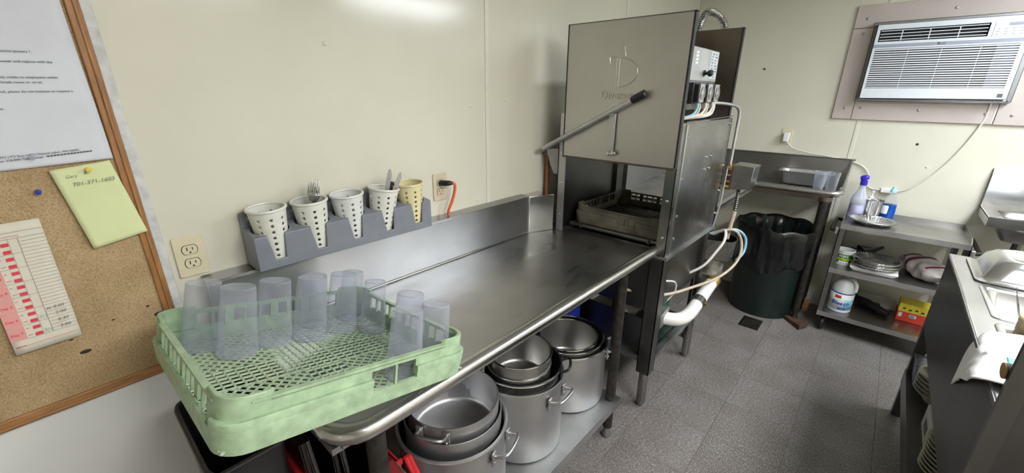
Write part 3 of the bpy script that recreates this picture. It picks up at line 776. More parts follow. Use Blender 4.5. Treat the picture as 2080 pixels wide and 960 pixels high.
# ------------------------------------------------------------------ stock pots under the table
SH = .218
def pot(name, label, c, r, z0, z1, m, min_, group, handles=(), th=.004, roll=.004, hz=None, rim='bright', taper=1.0, hm='alu', hs=1.0):
    t = thing(name, label, 'pot', (c[0], c[1], z0), group=group)
    h = z1-z0; rb = r*taper
    MB().lathe([(0, 0), (rb-.014, 0), (rb-.003, .005), (rb, .016), (r, h-.003), (r-.001, h), (r-th, h), (rb-th, .02), (rb-th-.012, .007), (0, .006)], 56).build('body', m, t, world=False, smooth=50)
    if roll: MB().tube([((r+.001)*math.cos(2*PI*k/56), (r+.001)*math.sin(2*PI*k/56), h-.001) for k in range(56)], roll, 8, closed=True).build('rim', rim, t, world=False)
    for a in handles:
        a = math.radians(a); R = Matrix.Rotation(a, 4, 'Z'); hh = h*.80 if hz is None else hz-z0
        W, D = .052*hs, .048*hs
        pts = [(r, -W, hh-.012), (r+D*.55, -W, hh-.004), (r+D*.9, -W*.8, hh+.004), (r+D, 0, hh+.006), (r+D*.9, W*.8, hh+.004), (r+D*.55, W, hh-.004), (r, W, hh-.012)]
        hb = MB().tube([R @ Vector(p) for p in smooth_path(pts, 4)], .0062*hs**.5, 10).build('handle', hm, t, world=False)
        for s in (-1, 1):
            MB().box((r-.002, s*W-.012, hh-.045), (r+.0045, s*W+.012, hh+.006), R).build('rivet_plate', hm, hb, world=False, bevel=.002)
            for k in (-.034, -.012):
                MB().lathe([(.0058, 0), (.005, .003), (0, .0045)], 10, (0, 0, 0), R @ Matrix.Translation((r+.0045, s*W, hh+k)) @ Matrix.Rotation(PI/2, 4, 'Y')).build('rivet', hm, hb, world=False)
            for k in (-.034, -.012):
                MB().lathe([(.0062, 0), (.005, .003), (0, .0045)], 10, (0, 0, 0), R @ Matrix.Translation((r-th, s*W, hh+k)) @ Matrix.Rotation(-PI/2, 4, 'Y')).build('inner_rivet', hm, hb, world=False)
    return t
G1 = 'pots stacked on the shelf under the dish table'
pot('stock_pot', 'big dull aluminium stock pot nearest the camera, holding two other pots', (.705, -.49), .180, SH, .525, 'alu', 'alu_in', G1, handles=(-72, 108), hz=.500, roll=.006, rim='alu')
pot('sauce_pot', 'aluminium pot in the middle of the nearest stack, only its rim band showing', (.712, -.487), .163, .40, .566, 'alu', 'alu_in', G1, roll=0, handles=(), taper=.97)
pot('sauce_pot', 'topmost aluminium pot of the nearest stack, with a scorched bottom and looped handles', (.72, -.480), .153, .455, .607, 'alu', 'alu_in', G1, handles=(206, 26), hz=.597, roll=0, hs=.85, taper=.98)
pot('stock_pot', 'aluminium stock pot in the middle, with a dark stained base', (1.055, -.492), .168, SH, .538, 'alu', 'alu_in', G1, handles=(-84, 96), hz=.50, roll=.002, rim='alu')
pot('stock_pot', 'black enamel pot nested in the middle stock pot', (1.05, -.492), .160, .34, .575, 'enamel', 'enamel', G1, handles=(-56, 124), hz=.575, roll=.004, hs=.75, hm='black')
pot('steam_insert', 'lower steel insert standing in the black enamel pot', (1.03, -.505), .122, .43, .590, 'insert', 'insert', G1, roll=.0035, taper=.95)
pot('steam_insert', 'upper steel insert on top of the middle stack', (1.03, -.507), .120, .50, .640, 'insert', 'insert', G1, roll=.0035, taper=.97)
pot('stock_pot', 'pale aluminium stock pot beside the table leg, farthest of the three stacks', (1.41, -.475), .176, SH, .505, 'alu', 'alu_in', G1, handles=(-56, 124), hz=.485, roll=.0045, rim='bright')
pot('stock_pot', 'dark polished pot nested in the farthest stock pot', (1.405, -.475), .160, .29, .522, 'ss_dark', 'ss_dark', G1, roll=.004, handles=())
pot('steam_insert', 'shiny steel insert sitting inside the farthest stack of pots', (1.395, -.485), .131, .36, .528, 'insert', 'insert', G1, roll=.004, taper=.97)
# ------------------------------------------------------------------ clutter at the near end under the table
def upright_pan(x, tilt, m, label):
    t = thing('baking_sheet', label, 'baking sheet', (x, -.30, .235), (0, math.radians(tilt), 0), 'baking sheets standing in the red tub')
    MB().box((-.002, -.16, 0), (.002, .16, .50)).build('plate', m, t, world=False, smooth=0)
    MB().tube([(.006, -.16, 0), (.006, -.16, .5), (.006, .16, .5), (.006, .16, 0)], .006, 8, closed=True).build('rolled_edge', m, t, world=False)
def red_tub():
    t = thing('red_tub', 'red plastic tub holding upright baking sheets under the table', 'tub', (.36, -.31, SH))
    mb = MB(); a = (.245, -.5, SH); b = (.50, -.11, .62); th = .005
    mb.box((a[0], a[1], a[2]), (b[0], b[1], a[2]+th)); mb.box(a, (a[0]+th, b[1], b[2])); mb.box((b[0]-th, a[1], a[2]), (b[0], b[1], .50)); mb.box((a[0], a[1], a[2]), (b[0], a[1]+th, .52)); mb.box((a[0], b[1]-th, a[2]), b)
    mb.build('wall', 'red', t, smooth=0)
    MB().tube([(a[0], -.5, .62), (a[0], b[1], .62)], .009, 10).build('rim', 'red', t)
red_tub()
for i, (x, a, m) in enumerate(((.275, -3, 'pan_dark'), (.305, -5, 'ss_dark'), (.335, -2, 'pan_dark'), (.37, -4, 'ss_dark'), (.405, 3, 'enamel'))):
    upright_pan(x, a, m, ['dark baking sheet against the red tub wall', 'dark baking sheet, second from the red wall', 'dark baking sheet, third from the red wall', 'dark baking sheet, fourth from the red wall', 'black baking sheet nearest the table leg'][i])
t = thing('pot_lid', 'shiny steel pot lid standing on edge behind the near table leg', 'lid', (.445, -.53, SH), (0, math.radians(-4), math.radians(8)))
MB().lathe([(0, .03), (.08, .024), (.15, .012), (.205, 0), (.212, .003), (.205, .004), (.15, .016), (0, .034)], 48, (0, 0, .213), Matrix.Rotation(PI/2, 4, 'Y')).build('dome', 'bright', t, world=False)
MB().tube([(.03, -.04, .213), (.055, -.03, .213), (.055, .03, .213), (.03, .04, .213)], .006, 8).build('handle', 'bright', t, world=False)
t = thing('red_tongs', 'red plastic handled tongs leaning between the steel lid and the pots', 'tongs', (.50, -.66, SH))
for k in (0, 1):
    MB().tube([(.505+.012*k, -.675, .22), (.485+.012*k, -.66, .45), (.44+.01*k, -.62, .66)], .006, 8, rs=[.004, .007, .006]).build('arm', 'red', t)
MB().cyl((.478, -.662, .46), (.508, -.664, .46), .010, 12).build('pivot', 'red', t)
# black bin at the end of the table
t = thing('waste_bin', 'tall black bin standing left of the dish table under the green rack', 'bin', (.145, -.33, 0))
mb = MB()
def bin_ring(z, hx, hy, n=7):
    return [(.145+x*hx, -.33+y*hy, z) for c in rpath(1, .25, 5) for x, y in c]
rings = [bin_ring(0, .055, .12), bin_ring(.80, .075, .16), bin_ring(.80, .071, .156), bin_ring(.01, .051, .116)]
n = len(rings[0]); mb.add([p for r in rings for p in r], [(j*n+i, j*n+(i+1) % n, (j+1)*n+(i+1) % n, (j+1)*n+i) for j in range(3) for i in range(n)]+[tuple(range(n-1, -1, -1)), tuple(range(3*n, 4*n))])
mb.build('body', 'black', t)
MB().tube(bin_ring(.80, .077, .162), .006, 8, closed=True).build('rim', 'black', t)
# blue crate at the back of the shelf
t = thing('blue_crate', 'deep blue plastic crate at the back of the shelf behind the pots', 'crate', (1.58, -.2, 0))
mb = MB(); mb.box((1.57, -.34, .02), (1.72, -.335, .50)).box((1.57, -.1, .02), (1.72, -.095, .50)).box((1.565, -.34, .02), (1.572, -.095, .50)).box((1.718, -.34, .02), (1.725, -.095, .50)).box((1.565, -.34, .0), (1.725, -.095, .02)); mb.build('wall', 'blue', t, smooth=0)
MB().tube([(1.565, -.342, .5), (1.725, -.342, .5), (1.725, -.093, .5), (1.565, -.093, .5)], .006, 8, closed=True).build('rim', 'blue', t)
# ------------------------------------------------------------------ dish machine
def machine():
    t = thing('dish_machine', 'stainless steel pass-through dishwasher with its doors raised', 'dishwasher', (2.1, -.42, 0))
    X0, X1, YF, YB = 1.765, 2.47, -.735, -.125
    # corner posts: L-shaped channels
    for (x, y, zt) in ((X0, YF, 1.437), (X0, YB, 1.468), (X1, YB, 1.45)):
        sx = 1 if x == X0 else -1; sy = 1 if y == YF else -1
        po = MB().box((min(x, x+sx*.045), min(y, y+sy*.003), .862), (max(x, x+sx*.045), max(y, y+sy*.003), zt)).box((min(x, x+sx*.003), min(y, y+sy*.045), .862), (max(x, x+sx*.003), max(y, y+sy*.045), zt)).build('corner_post', 'ss_panel' if y == YF else 'alu', t, smooth=0)
        if x == X0:
            for z in (.95, 1.12, 1.28, 1.40):
                MB().lathe([(.007, 0), (.006, .003), (0, .005)], 10, (x, y+sy*.022, z), Matrix.Rotation(-PI/2, 4, 'Y')).build('post_bolt', 'bright', po)
    # front panel, with bolts, seam and base angle
    fp = MB().box((X0+.046, YF, .862), (X1, YF+.004, 1.448)).build('front_panel', 'ss_panel', t, bevel=.0015)
    MB().box((X0+.044, YF-.004, .862), (X0+.06, YF, 1.44)).build('panel_edge', 'bright', fp, smooth=0)
    for x, z in ((1.84, 1.39), (1.84, 1.21), (1.84, 1.04), (1.845, .93), (2.14, 1.275), (2.205, 1.275), (2.14, 1.215), (2.205, 1.215), (2.43, 1.42), (2.45, 1.2), (2.45, 1.06), (2.45, .93)):
        MB().lathe([(.0075, 0), (.006, .004), (0, .006)], 10, (x, YF-.0005, z), Matrix.Rotation(PI/2, 4, 'X')).build('bolt', 'bright', fp)
    MB().prism([(X0+.046, 1.448), (X1, 1.455), (X1, 1.459), (X0+.046, 1.452)], lambda a, b: (a, YF, b), lambda a, b: (a, YB, b)).build('top_panel', 'ss_panel', t, smooth=0)
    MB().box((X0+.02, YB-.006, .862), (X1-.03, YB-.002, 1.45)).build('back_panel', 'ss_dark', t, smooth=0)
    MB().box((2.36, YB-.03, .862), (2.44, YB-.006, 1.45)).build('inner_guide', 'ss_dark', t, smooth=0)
    # base angle and table-side ledge
    MB().box((X0+.0, YF-.012, .846), (X1, YF+.02, .862)).build('base_angle', 'galv', t, smooth=0)
    MB().box((X0, YF+.02, .846), (X0+.02, YB, .858)).build('base_angle', 'galv', t, smooth=0)
    # rack track inside
    for y in (-.69, -.62, -.24, -.17):
        MB().cyl((X0+.07, y, .885), (X1-.01, y, .885), .008, 8).build('rack_track', 'ss_dark', t)
    MB().cyl((X0+.095, -.70, .885), (X0+.095, -.16, .885), .011, 10).build('rack_track', 'ss_dark', t)
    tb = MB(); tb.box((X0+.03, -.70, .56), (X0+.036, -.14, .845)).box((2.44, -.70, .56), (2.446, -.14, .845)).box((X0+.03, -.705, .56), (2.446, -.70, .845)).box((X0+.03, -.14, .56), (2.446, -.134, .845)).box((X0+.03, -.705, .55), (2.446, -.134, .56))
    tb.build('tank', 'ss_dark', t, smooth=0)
    # doors
    def door(x, name, m, z0, z1, y0, y1):
        d = MB().box((x, y0, z0), (x+.004, y1, z1)).build(name, m, t, smooth=0)
        for y in (y0, y1-.006): MB().box((x-.001, y, z0), (x+.028, y+.006, z1)).build('door_edge', 'black', d, smooth=0)
        MB().box((x-.001, y0, z1-.004), (x+.028, y1, z1)).build('door_edge', 'ss_dark', d, smooth=0)
        MB().box((x-.003, y0, z0-.006), (x+.012, y1, z0+.003)).build('door_hem', 'ss_brown', d, bevel=.002)
        return d
    dl = door(1.738, 'door', 'ss_hood', 1.266, 1.858, -.737, -.168)
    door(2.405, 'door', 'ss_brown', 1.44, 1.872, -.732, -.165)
    # embossed logo: letter D with a cut, and the word
    x = 1.7376
    text('Diversey', .047, (x, -.362, 1.541), XB, ZA, 'emboss', dl, depth=.0028, bold=.0005, sx=1.0)
    arc = [(-.441-.086*math.sin(q), 1.648+.058*math.cos(q)) for q in [PI*k/18 for k in range(19)]]
    MB().tube([(x, y, z) for y, z in arc]+[(x, -.441, 1.648)], .0025, 6, closed=True).build('emblem', 'emboss', dl)
    MB().tube([(x, -.432, 1.709), (x, -.394, 1.711), (x, -.397, 1.682)], .0025, 6).build('emblem', 'emboss', dl)
    MB().tube([(x, -.427, 1.705), (x, -.430, 1.60)], .0025, 6).build('emblem', 'emboss', dl)
    MB().tube([(x, -.468, 1.712), (x, -.457, 1.757), (x, -.462, 1.725)], .0015, 6).build('emblem', 'bright', dl)
    # lift handle and its link
    a, b = Vector((1.715, -.06, 1.292)), Vector((1.715, -.585, 1.566)); d = (b-a).normalized()
    h = MB().cyl(a, b-d*.06, .0125, 14).build('lift_handle', 'alu', t)
    MB().tube([b-d*.068, b-d*.06, b-d*.004, b], .016, 14, rs=[.013, .0165, .0165, .012]).build('grip', 'black', h)
    MB().box((1.724, -.452, 1.292), (1.729, -.420, 1.478)).build('link_bar', 'alu', h, bevel=.001)
    for y, z in ((-.436, 1.304), (-.456, 1.306), (-.431, 1.475)):
        MB().lathe([(.011, 0), (.010, .010), (.004, .014), (0, .014)], 8, (1.724, y, z), Matrix.Rotation(-PI/2, 4, 'Y')).build('nut', 'bright', h)
    MB().prism([(-.05, 1.285), (-.125, 1.295), (-.125, 1.165), (-.10, 1.165), (-.075, 1.215)], lambda p, q: (1.76, p, q), lambda p, q: (1.764, p, q)).build('pivot_bracket', 'galv', t, smooth=0)
    # control box
    cb = MB().box((1.80, -.72, 1.50), (2.135, -.42, 1.745)).build('control_box', 'ss_panel', t, bevel=.002)
    MB().box((1.80, -.7215, 1.618), (2.13, -.7195, 1.742)).build('control_cover', 'alu', cb, smooth=0)
    lb = MB().box((2.02, -.7228, 1.628), (2.118, -.7212, 1.738)).build('wiring_label', 'label_blue', cb, smooth=0)
    for k in range(9):
        z = 1.73-k*.0115
        for xx, ww in ((2.03+random.uniform(0, .012), random.uniform(.012, .028)), (2.075+random.uniform(0, .008), random.uniform(.012, .03))):
            MB().box((xx, -.7233, z-.0035), (xx+ww, -.7226, z)).build('label_print', 'ink', lb, smooth=0)
    for k in range(4): MB().box((1.845, -.7225, 1.68+k*.013), (1.872, -.721, 1.689+k*.013)).build('sticker', 'lab_white', cb, smooth=0)
    MB().lathe([(.013, 0), (.013, .004), (.007, .006), (.007, .016), (.013, .02), (.013, .032), (.009, .036), (0, .036)], 16, (1.965, -.7215, 1.648), Matrix.Rotation(PI/2, 4, 'X')).build('knob', 'black', cb)
    # three dosing pumps with their tubes
    for k, x in enumerate((1.865, 1.965, 2.055)):
        pu = MB().box((x-.038, -.735, 1.525), (x+.036, -.72, 1.608)).box((x-.02, -.752, 1.532), (x+.036, -.735, 1.602)).build('dosing_pump', 'black', t, bevel=.002)
        MB().box((x-.017, -.757, 1.530), (x+.036, -.752, 1.604)).build('pump_cover', 'alu', pu, bevel=.001)
        MB().lathe([(.026, 0), (.025, .005), (.016, .006), (0, .007)], 24, (x+.01, -.757, 1.567), Matrix.Rotation(PI/2, 4, 'X')).build('pump_head', 'bright', pu)
        for sx in (-.012, .031):
            for z in (1.535, 1.599): MB().lathe([(.004, 0), (.003, .002), (0, .0025)], 8, (x+sx, -.757, z), Matrix.Rotation(PI/2, 4, 'X')).build('pump_screw', 'bright', pu)
        MB().tube(smooth_path([(x+.02, -.748, 1.528), (x+.018, -.75, 1.50), (x-.03, -.748, 1.475), (x-.1, -.70, 1.462)], 6), .0055, 8).build('pump_tube', 'hose_beige' if k != 2 else 'hose_white', pu)
        MB().tube(smooth_path([(x-.004, -.748, 1.528), (x-.006, -.75, 1.505), (x-.045, -.74, 1.478), (x-.12, -.69, 1.464)], 6), .005, 8).build('pump_tube', 'hose_white' if k else 'hose_blue', pu)
    # filling pipe loop and solenoid box
    MB().tube(smooth_path([(2.10, -.66, 1.528), (2.30, -.715, 1.522), (2.43, -.74, 1.512)], 6)+smooth_path([(2.47, -.745, 1.505), (2.505, -.75, 1.485), (2.517, -.752, 1.45)], 5)+[(2.512, -.752, 1.2)], .0085, 10).build('fill_pipe', 'alu', t)
    vb = MB().hexa([(2.515, -.768, 1.062), (2.515, -.866, 1.072), (2.66, -.866, 1.072), (2.66, -.768, 1.062), (2.515, -.768, 1.20), (2.515, -.874, 1.195), (2.66, -.874, 1.195), (2.66, -.768, 1.20)]).build('valve_box', 'ss_panel', t, bevel=.003)
    MB().box((2.512, -.768, 1.06), (2.60, -.738, 1.198)).build('valve_bracket', 'rust', vb, smooth=0)
    for z, s in ((1.183, .016), (1.142, .006), (1.107, .007), (1.078, .012)):
        MB().cyl((2.502, -.745, z), (2.502, -.768, z), s, 8).build('brass_fitting', 'brass', vb)
    MB().tube([(2.55, -.81, 1.065-.006*k) for k in range(22)], .01, 10, rs=[.0085 if k % 2 else .0115 for k in range(22)]).build('flexible_hose', 'ss_dark', t)
    MB().tube(smooth_path([(2.55, -.81, .935), (2.545, -.805, .86), (2.535, -.80, .77)]), .0115, 10).build('drain_hose', 'hose_beige', t)
    # legs
    for (x, y) in ((1.765, -.735), (1.765, -.185)):
        lg = MB().box((x, y, .215), (x+.066, y+.004, .846)).box((x, y, .215), (x+.004, y+.066, .846)).box((x+.062, y, .215), (x+.066, y+.066, .846)).box((x, y+.062, .215), (x+.066, y+.066, .846)).build('leg', 'ss_dark', t, smooth=0)
        MB().lathe([(.012, 0), (.017, .003), (.017, .022), (.024, .026), (.024, .22)], 18, (x+.033, y+.033, 0)).build('leg_foot', 'ss_panel', lg)
    for (x, y) in ((2.40, -.735), (2.40, -.165)):
        lg = MB().tube([(x, y+.02, .27), (x, y+.02, .84)], .02, 6).build('leg', 'ss_dark', t)
        MB().lathe([(.012, 0), (.017, .003), (.017, .022), (.024, .026), (.024, .28)], 18, (x, y+.02, 0)).build('leg_foot', 'ss_panel', lg)
    MB().box((1.83, -.732, .272), (2.40, -.70, .302)).build('cross_rail', 'galv', t, smooth=0)
    MB().box((1.772, -.67, .272), (1.80, -.18, .302)).build('cross_rail', 'galv', t, smooth=0)
    MB().box((1.80, -.70, .27), (2.40, -.15, .276)).build('lower_tray', 'galv', t, smooth=0)
    MB().box((1.80, -.668, .302), (1.806, -.15, .50)).build('skirt_panel', 'ss_dark', t, smooth=0)
    # pump and motor under the tank
    MB().lathe([(0, 0), (.07, 0), (.075, .02), (.075, .15), (.06, .18), (.04, .19), (.04, .26)], 24, (2.1, -.42, .276)).build('pump_motor', 'grime', t)
    MB().tube(smooth_path([(2.1, -.42, .5), (2.05, -.5, .53), (1.95, -.6, .5), (1.9, -.62, .46)]), .03, 12).build('pump_hose', 'black', t)
    MB().hexa([(1.83, -.72, .43), (1.98, -.72, .43), (1.98, -.60, .43), (1.83, -.60, .43), (1.83, -.72, .50), (1.98, -.72, .52), (1.98, -.60, .52), (1.83, -.60, .48)]).build('splash_box', 'galv', t, bevel=.002)
    # drain pan and trap
    dp = MB()
    def ring(z, e): 
        p = [(2.40, -.66)]+[(2.52+(.115+e)*math.cos(a), -.745-(.115+e)*math.sin(-a)) for a in [(-PI*.5-PI*.15+PI*1.05*k/14) for k in range(15)]]+[(2.60, -.66)]
        return [(x, y, z) for x, y in p]
    R_ = [ring(.655, -.01), ring(.775, 0), ring(.775, -.004), ring(.66, -.014)]; n = len(R_[0])
    dp.add([p for r in R_ for p in r], [(j*n+i, j*n+(i+1) % n, (j+1)*n+(i+1) % n, (j+1)*n+i) for j in range(3) for i in range(n)]+[tuple(range(n-1, -1, -1)), tuple(range(3*n, 4*n))])
    dp.build('drain_pan', 'ss_panel', t, smooth=30)
    MB().lathe([(.055, .555), (.068, .56), (.06, .57), (.06, .655)], 20, (2.505, -.755, 0)).build('trap_body', 'grime', t)
    pv = smooth_path([(1.85, -.48, .478), (1.905, -.60, .47), (1.945, -.70, .462), (1.99, -.765, .458), (2.07, -.79, .462), (2.20, -.79, .478), (2.47, -.785, .525)], 8)
    p = MB().tube(pv, .034, 18).build('drain_pipe', 'pvc', t)
    MB().tube([pv[11], pv[13]], .0365, 18).build('pipe_collar', 'pvc', p)
    q0 = Vector((2.185, -.79, .476)); dd = Vector((.27, .005, .047)).normalized()
    MB().cyl(q0, q0+dd*.05, .0375, 18).build('pipe_clamp', 'ss_dark', p)
    MB().box((2.205, -.834, .47), (2.225, -.82, .49)).build('clamp_screw', 'brass', p, bevel=.002)
    q1 = Vector((2.42, -.786, .517)); MB().tube([q1, q1+dd*.02, q1+dd*.05], .041, 18, rs=[.037, .042, .042]).build('pipe_nut', 'brass', p)
    # service hoses
    for pts, r, m in (([(2.475, -.74, .80), (2.455, -.80, .842), (2.40, -.82, .80), (2.36, -.80, .74), (2.31, -.76, .66), (2.27, -.69, .60), (2.22, -.62, .55)], .0075, 'hose_white'),
                      ([(2.47, -.73, .80), (2.50, -.83, .84), (2.545, -.875, .77), (2.50, -.885, .67), (2.36, -.84, .60), (2.1, -.77, .60), (1.9, -.71, .615), (1.82, -.62, .63), (1.78, -.52, .63)], .0075, 'hose_beige'),
                      ([(2.47, -.72, .80), (2.53, -.83, .835), (2.60, -.88, .78), (2.585, -.89, .70), (2.53, -.87, .655)], .0078, 'hose_blue'),
                      ([(1.80, -.60, .68), (1.90, -.71, .69), (1.97, -.735, .66), (1.985, -.72, .58), (1.93, -.64, .47)], .0045, 'hose_white')):
        MB().tube(smooth_path(pts, 8), r, 10).build('hose', m, t)
    MB().tube([(2.44, -.74, .86), (2.47, -.75, 1.0), (2.49, -.748, 1.18)], .004, 8).build('sensor_rod', 'alu', t)
machine()
t = thing('green_tub', 'green plastic tub on the tray under the dishwasher', 'tub', (2.28, -.45, .276))
MB().hexa([(2.2, -.58, .277), (2.38, -.58, .277), (2.38, -.3, .277), (2.2, -.3, .277), (2.17, -.60, .545), (2.39, -.60, .545), (2.39, -.28, .545), (2.17, -.28, .545)]).build('body', 'green_bin', t, bevel=.01)
MB().tube([(2.165, -.605, .54), (2.395, -.605, .54), (2.395, -.275, .54), (2.165, -.275, .54)], .008, 8, closed=True).build('rim', 'green_bin', t)
t = thing('copper_pipe', 'copper pipe running down the wall behind the dishwasher', 'pipe', (1.80, -.03, .90))
MB().tube([(1.80, -.03, .90), (1.80, -.03, 1.27)], .011, 12).build('tube', 'copper', t)
for z in (1.0, 1.25): MB().box((1.784, -.045, z), (1.818, -.001, z+.012)).build('pipe_clip', 'ss_dark', t, smooth=0)
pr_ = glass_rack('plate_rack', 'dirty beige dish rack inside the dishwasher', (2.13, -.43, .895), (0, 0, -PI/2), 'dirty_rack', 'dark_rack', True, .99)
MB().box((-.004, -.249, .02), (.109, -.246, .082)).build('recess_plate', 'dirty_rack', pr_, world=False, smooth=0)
# ------------------------------------------------------------------ clean-side counter in the corner
def counter():
    t = thing('clean_counter', 'L-shaped stainless steel clean-dish counter in the far corner', 'counter', (3.5, -.6, 0))
    Z = .945
    MB().prism([(2.475, -.06), (3.76, -.06), (3.76, -1.195), (3.40, -1.195), (3.40, -.70), (2.475, -.70)], lambda a, b: (a, b, Z-.016), lambda a, b: (a, b, Z)).build('counter_top', 'ss_top', t, smooth=0)
    rim = [(2.475, -.715, .955), (3.36, -.715, .955)]+[(3.36+.02*math.sin(PI/2*k/4), -.715-.02*(1-math.cos(PI/2*k/4)), .955) for k in range(1, 5)]+[(3.385, -1.17, .955)]
    for k in range(1, 7):
        a = PI/2*k/6; rim.append((3.385+.05*(1-math.cos(a)), -1.17-.045*math.sin(a), .955))
    rim.append((3.5, -1.217, .955))
    MB().tube(rim, .020, 14).build('rolled_rim', 'ss', t)
    MB().box((3.372, -1.17, .905), (3.38, -.72, .945)).build('front_apron', 'ss_brown', t, smooth=0)
    MB().box((2.475, -.712, .905), (3.38, -.704, .945)).build('front_apron', 'galv', t, smooth=0)
    MB().box((2.475, -.062, Z), (3.76, -.055, 1.14)).build('backsplash', 'ss_splash', t, smooth=0)
    MB().box((2.475, -.062, 1.138), (3.76, -.001, 1.144)).build('splash_flange', 'ss', t, smooth=0)
    MB().box((3.752, -1.215, Z), (3.76, -.062, 1.142)).build('backsplash', 'ss', t, smooth=0)
    MB().box((3.752, -1.235, 1.138), (3.799, -.062, 1.144)).build('splash_flange', 'ss', t, smooth=0)
    MB().prism([(3.76, Z-.01), (3.76, 1.14), (3.74, 1.14), (3.60, 1.03), (3.48, .97), (3.44, .955)], lambda a, b: (a, -1.215, b), lambda a, b: (a, -1.222, b)).build('side_splash', 'ss_splash', t, smooth=0)
    for x, y in ((3.345+.05, -1.145), (3.72, -1.145), (2.62, -.64)):
        lg = MB().cyl((x, y, .07), (x, y, .93), .024, 16).build('leg', 'iron', t)
        MB().lathe([(.02, 0), (.024, .004), (.024, .03), (.018, .04), (.018, .08)], 14, (x, y, 0)).build('foot', 'iron', lg)
    MB().cyl((3.395, -1.145, .90), (3.395, -1.145, .93), .04, 14).build('leg_socket', 'ss_brown', t)
    MB().hexa([(3.25, -1.20, 0), (3.33, -1.24, 0), (3.44, -1.09, 0), (3.39, -1.07, 0), (3.25, -1.20, .035), (3.33, -1.24, .035), (3.44, -1.09, .02), (3.39, -1.07, .02)]).build('foot_plate', 'rust', t, smooth=0)
    w = MB().box((3.60, -1.20, .0), (3.70, -1.165, .06)).build('wood_shim', 'wood', t, smooth=0)
counter()
def hotel_pan(name, label, cx, cy, z, lx, ly, depth, m, group=None, rim=.018, top=None):
    t = thing(name, label, 'pan', (cx, cy, z), group=group)
    def ring(hx, hy, r, zz):
        return [(x, y, zz) for c in ((hx-r, hy-r, 0), (-hx+r, hy-r, PI/2), (-hx+r, -hy+r, PI), (hx-r, -hy+r, 1.5*PI)) for x, y in [(c[0]+r*math.cos(c[2]+k*PI/10), c[1]+r*math.sin(c[2]+k*PI/10)) for k in range(6)]]
    hx, hy = lx/2, ly/2
    rs = [ring(hx, hy, .02, depth-.004), ring(hx, hy, .02, depth), ring(hx-.004, hy-.004, .018, depth+.001), ring(hx-rim, hy-rim, .03, depth-.001), ring(hx-rim-.004, hy-rim-.004, .03, depth-.008), ring(hx-rim-.016, hy-rim-.016, .03, .012), ring(hx-rim-.026, hy-rim-.026, .03, .002)]
    n = len(rs[0]); mb = MB()
    mb.add([p for r in rs for p in r], [(j*n+i, j*n+(i+1) % n, (j+1)*n+(i+1) % n, (j+1)*n+i) for j in range(len(rs)-1) for i in range(n)]+[tuple(range((len(rs)-1)*n, len(rs)*n))])
    mb.build('pan_body', m, t, world=False, solid=.0012, smooth=50)
    return t
hotel_pan('steel_pan', 'small rectangular steel pan on the clean counter', 3.655, -.985, .946, .185, .335, .10, 'alu')
tumbler(.135, .036, .028, 'glass_tumbler', 'frosted clear tumbler standing upright in front of the steel pan', (3.475, -1.085, .946), (0, 0, 0), 'cup', 'tumblers on the clean counter', flip=False)
tumbler(.135, .037, .028, 'glass_tumbler', 'clear tumbler at the right end of the clean counter', (3.495, -1.155, .946), (0, 0, 0), 'cup2', 'tumblers on the clean counter', flip=False)
t = thing('flat_blade', 'flat steel blade lying on the clean counter left of the pan', 'utensil', (3.55, -.82, .946))
MB().prism([(3.50, -.75), (3.52, -.74), (3.56, -.86), (3.53, -.90)], lambda a, b: (a, b, .947), lambda a, b: (a, b, .950)).build('blade', 'bright', t, smooth=0)
MB().cyl((3.51, -.745, .951), (3.49, -.68, .951), .006, 8).build('handle', 'black', t)
# pre-rinse spray hose above the counter
t = thing('spray_hose', 'coiled steel pre-rinse hose arching above the dishwasher', 'spray hose', (3.0, -.30, .945))
arc = [(3.0, -.3, 1.95), (3.03, -.3, 2.01), (3.10, -.3, 2.065), (3.22, -.3, 2.085), (3.36, -.3, 2.075), (3.50, -.3, 2.04), (3.56, -.3, 1.97)]
pth = smooth_path([(2.95, -.3, 1.80)]+arc+[(3.57, -.3, 1.85)], 12)
MB().tube(pth, .009, 8).build('inner_hose', 'ss_dark', t)
co = []
turns = 44; N = turns*9
for k in range(N+1):
    f = k/N*(len(pth)-1); i = min(int(f), len(pth)-2); p = pth[i].lerp(pth[i+1], f-i); d = (pth[i+1]-pth[i]).normalized(); s = Vector((0, 1, 0)); u = d.cross(s)
    a = 2*PI*k/9; co.append(p+(s*math.cos(a)+u*math.sin(a))*.024)
MB().tube(co, .0035, 6).build('spring', 'bright', t)
MB().cyl((3.57, -.3, .95), (3.57, -.3, 1.86), .014, 12).build('riser', 'bright', t)
MB().cyl((2.95, -.3, 1.55), (2.95, -.3, 1.81), .014, 12).build('spray_handle', 'black', t)
MB().lathe([(.035, 0), (.035, .02), (.018, .035), (0, .035)], 16, (3.57, -.3, .946)).build('mount', 'bright', t)
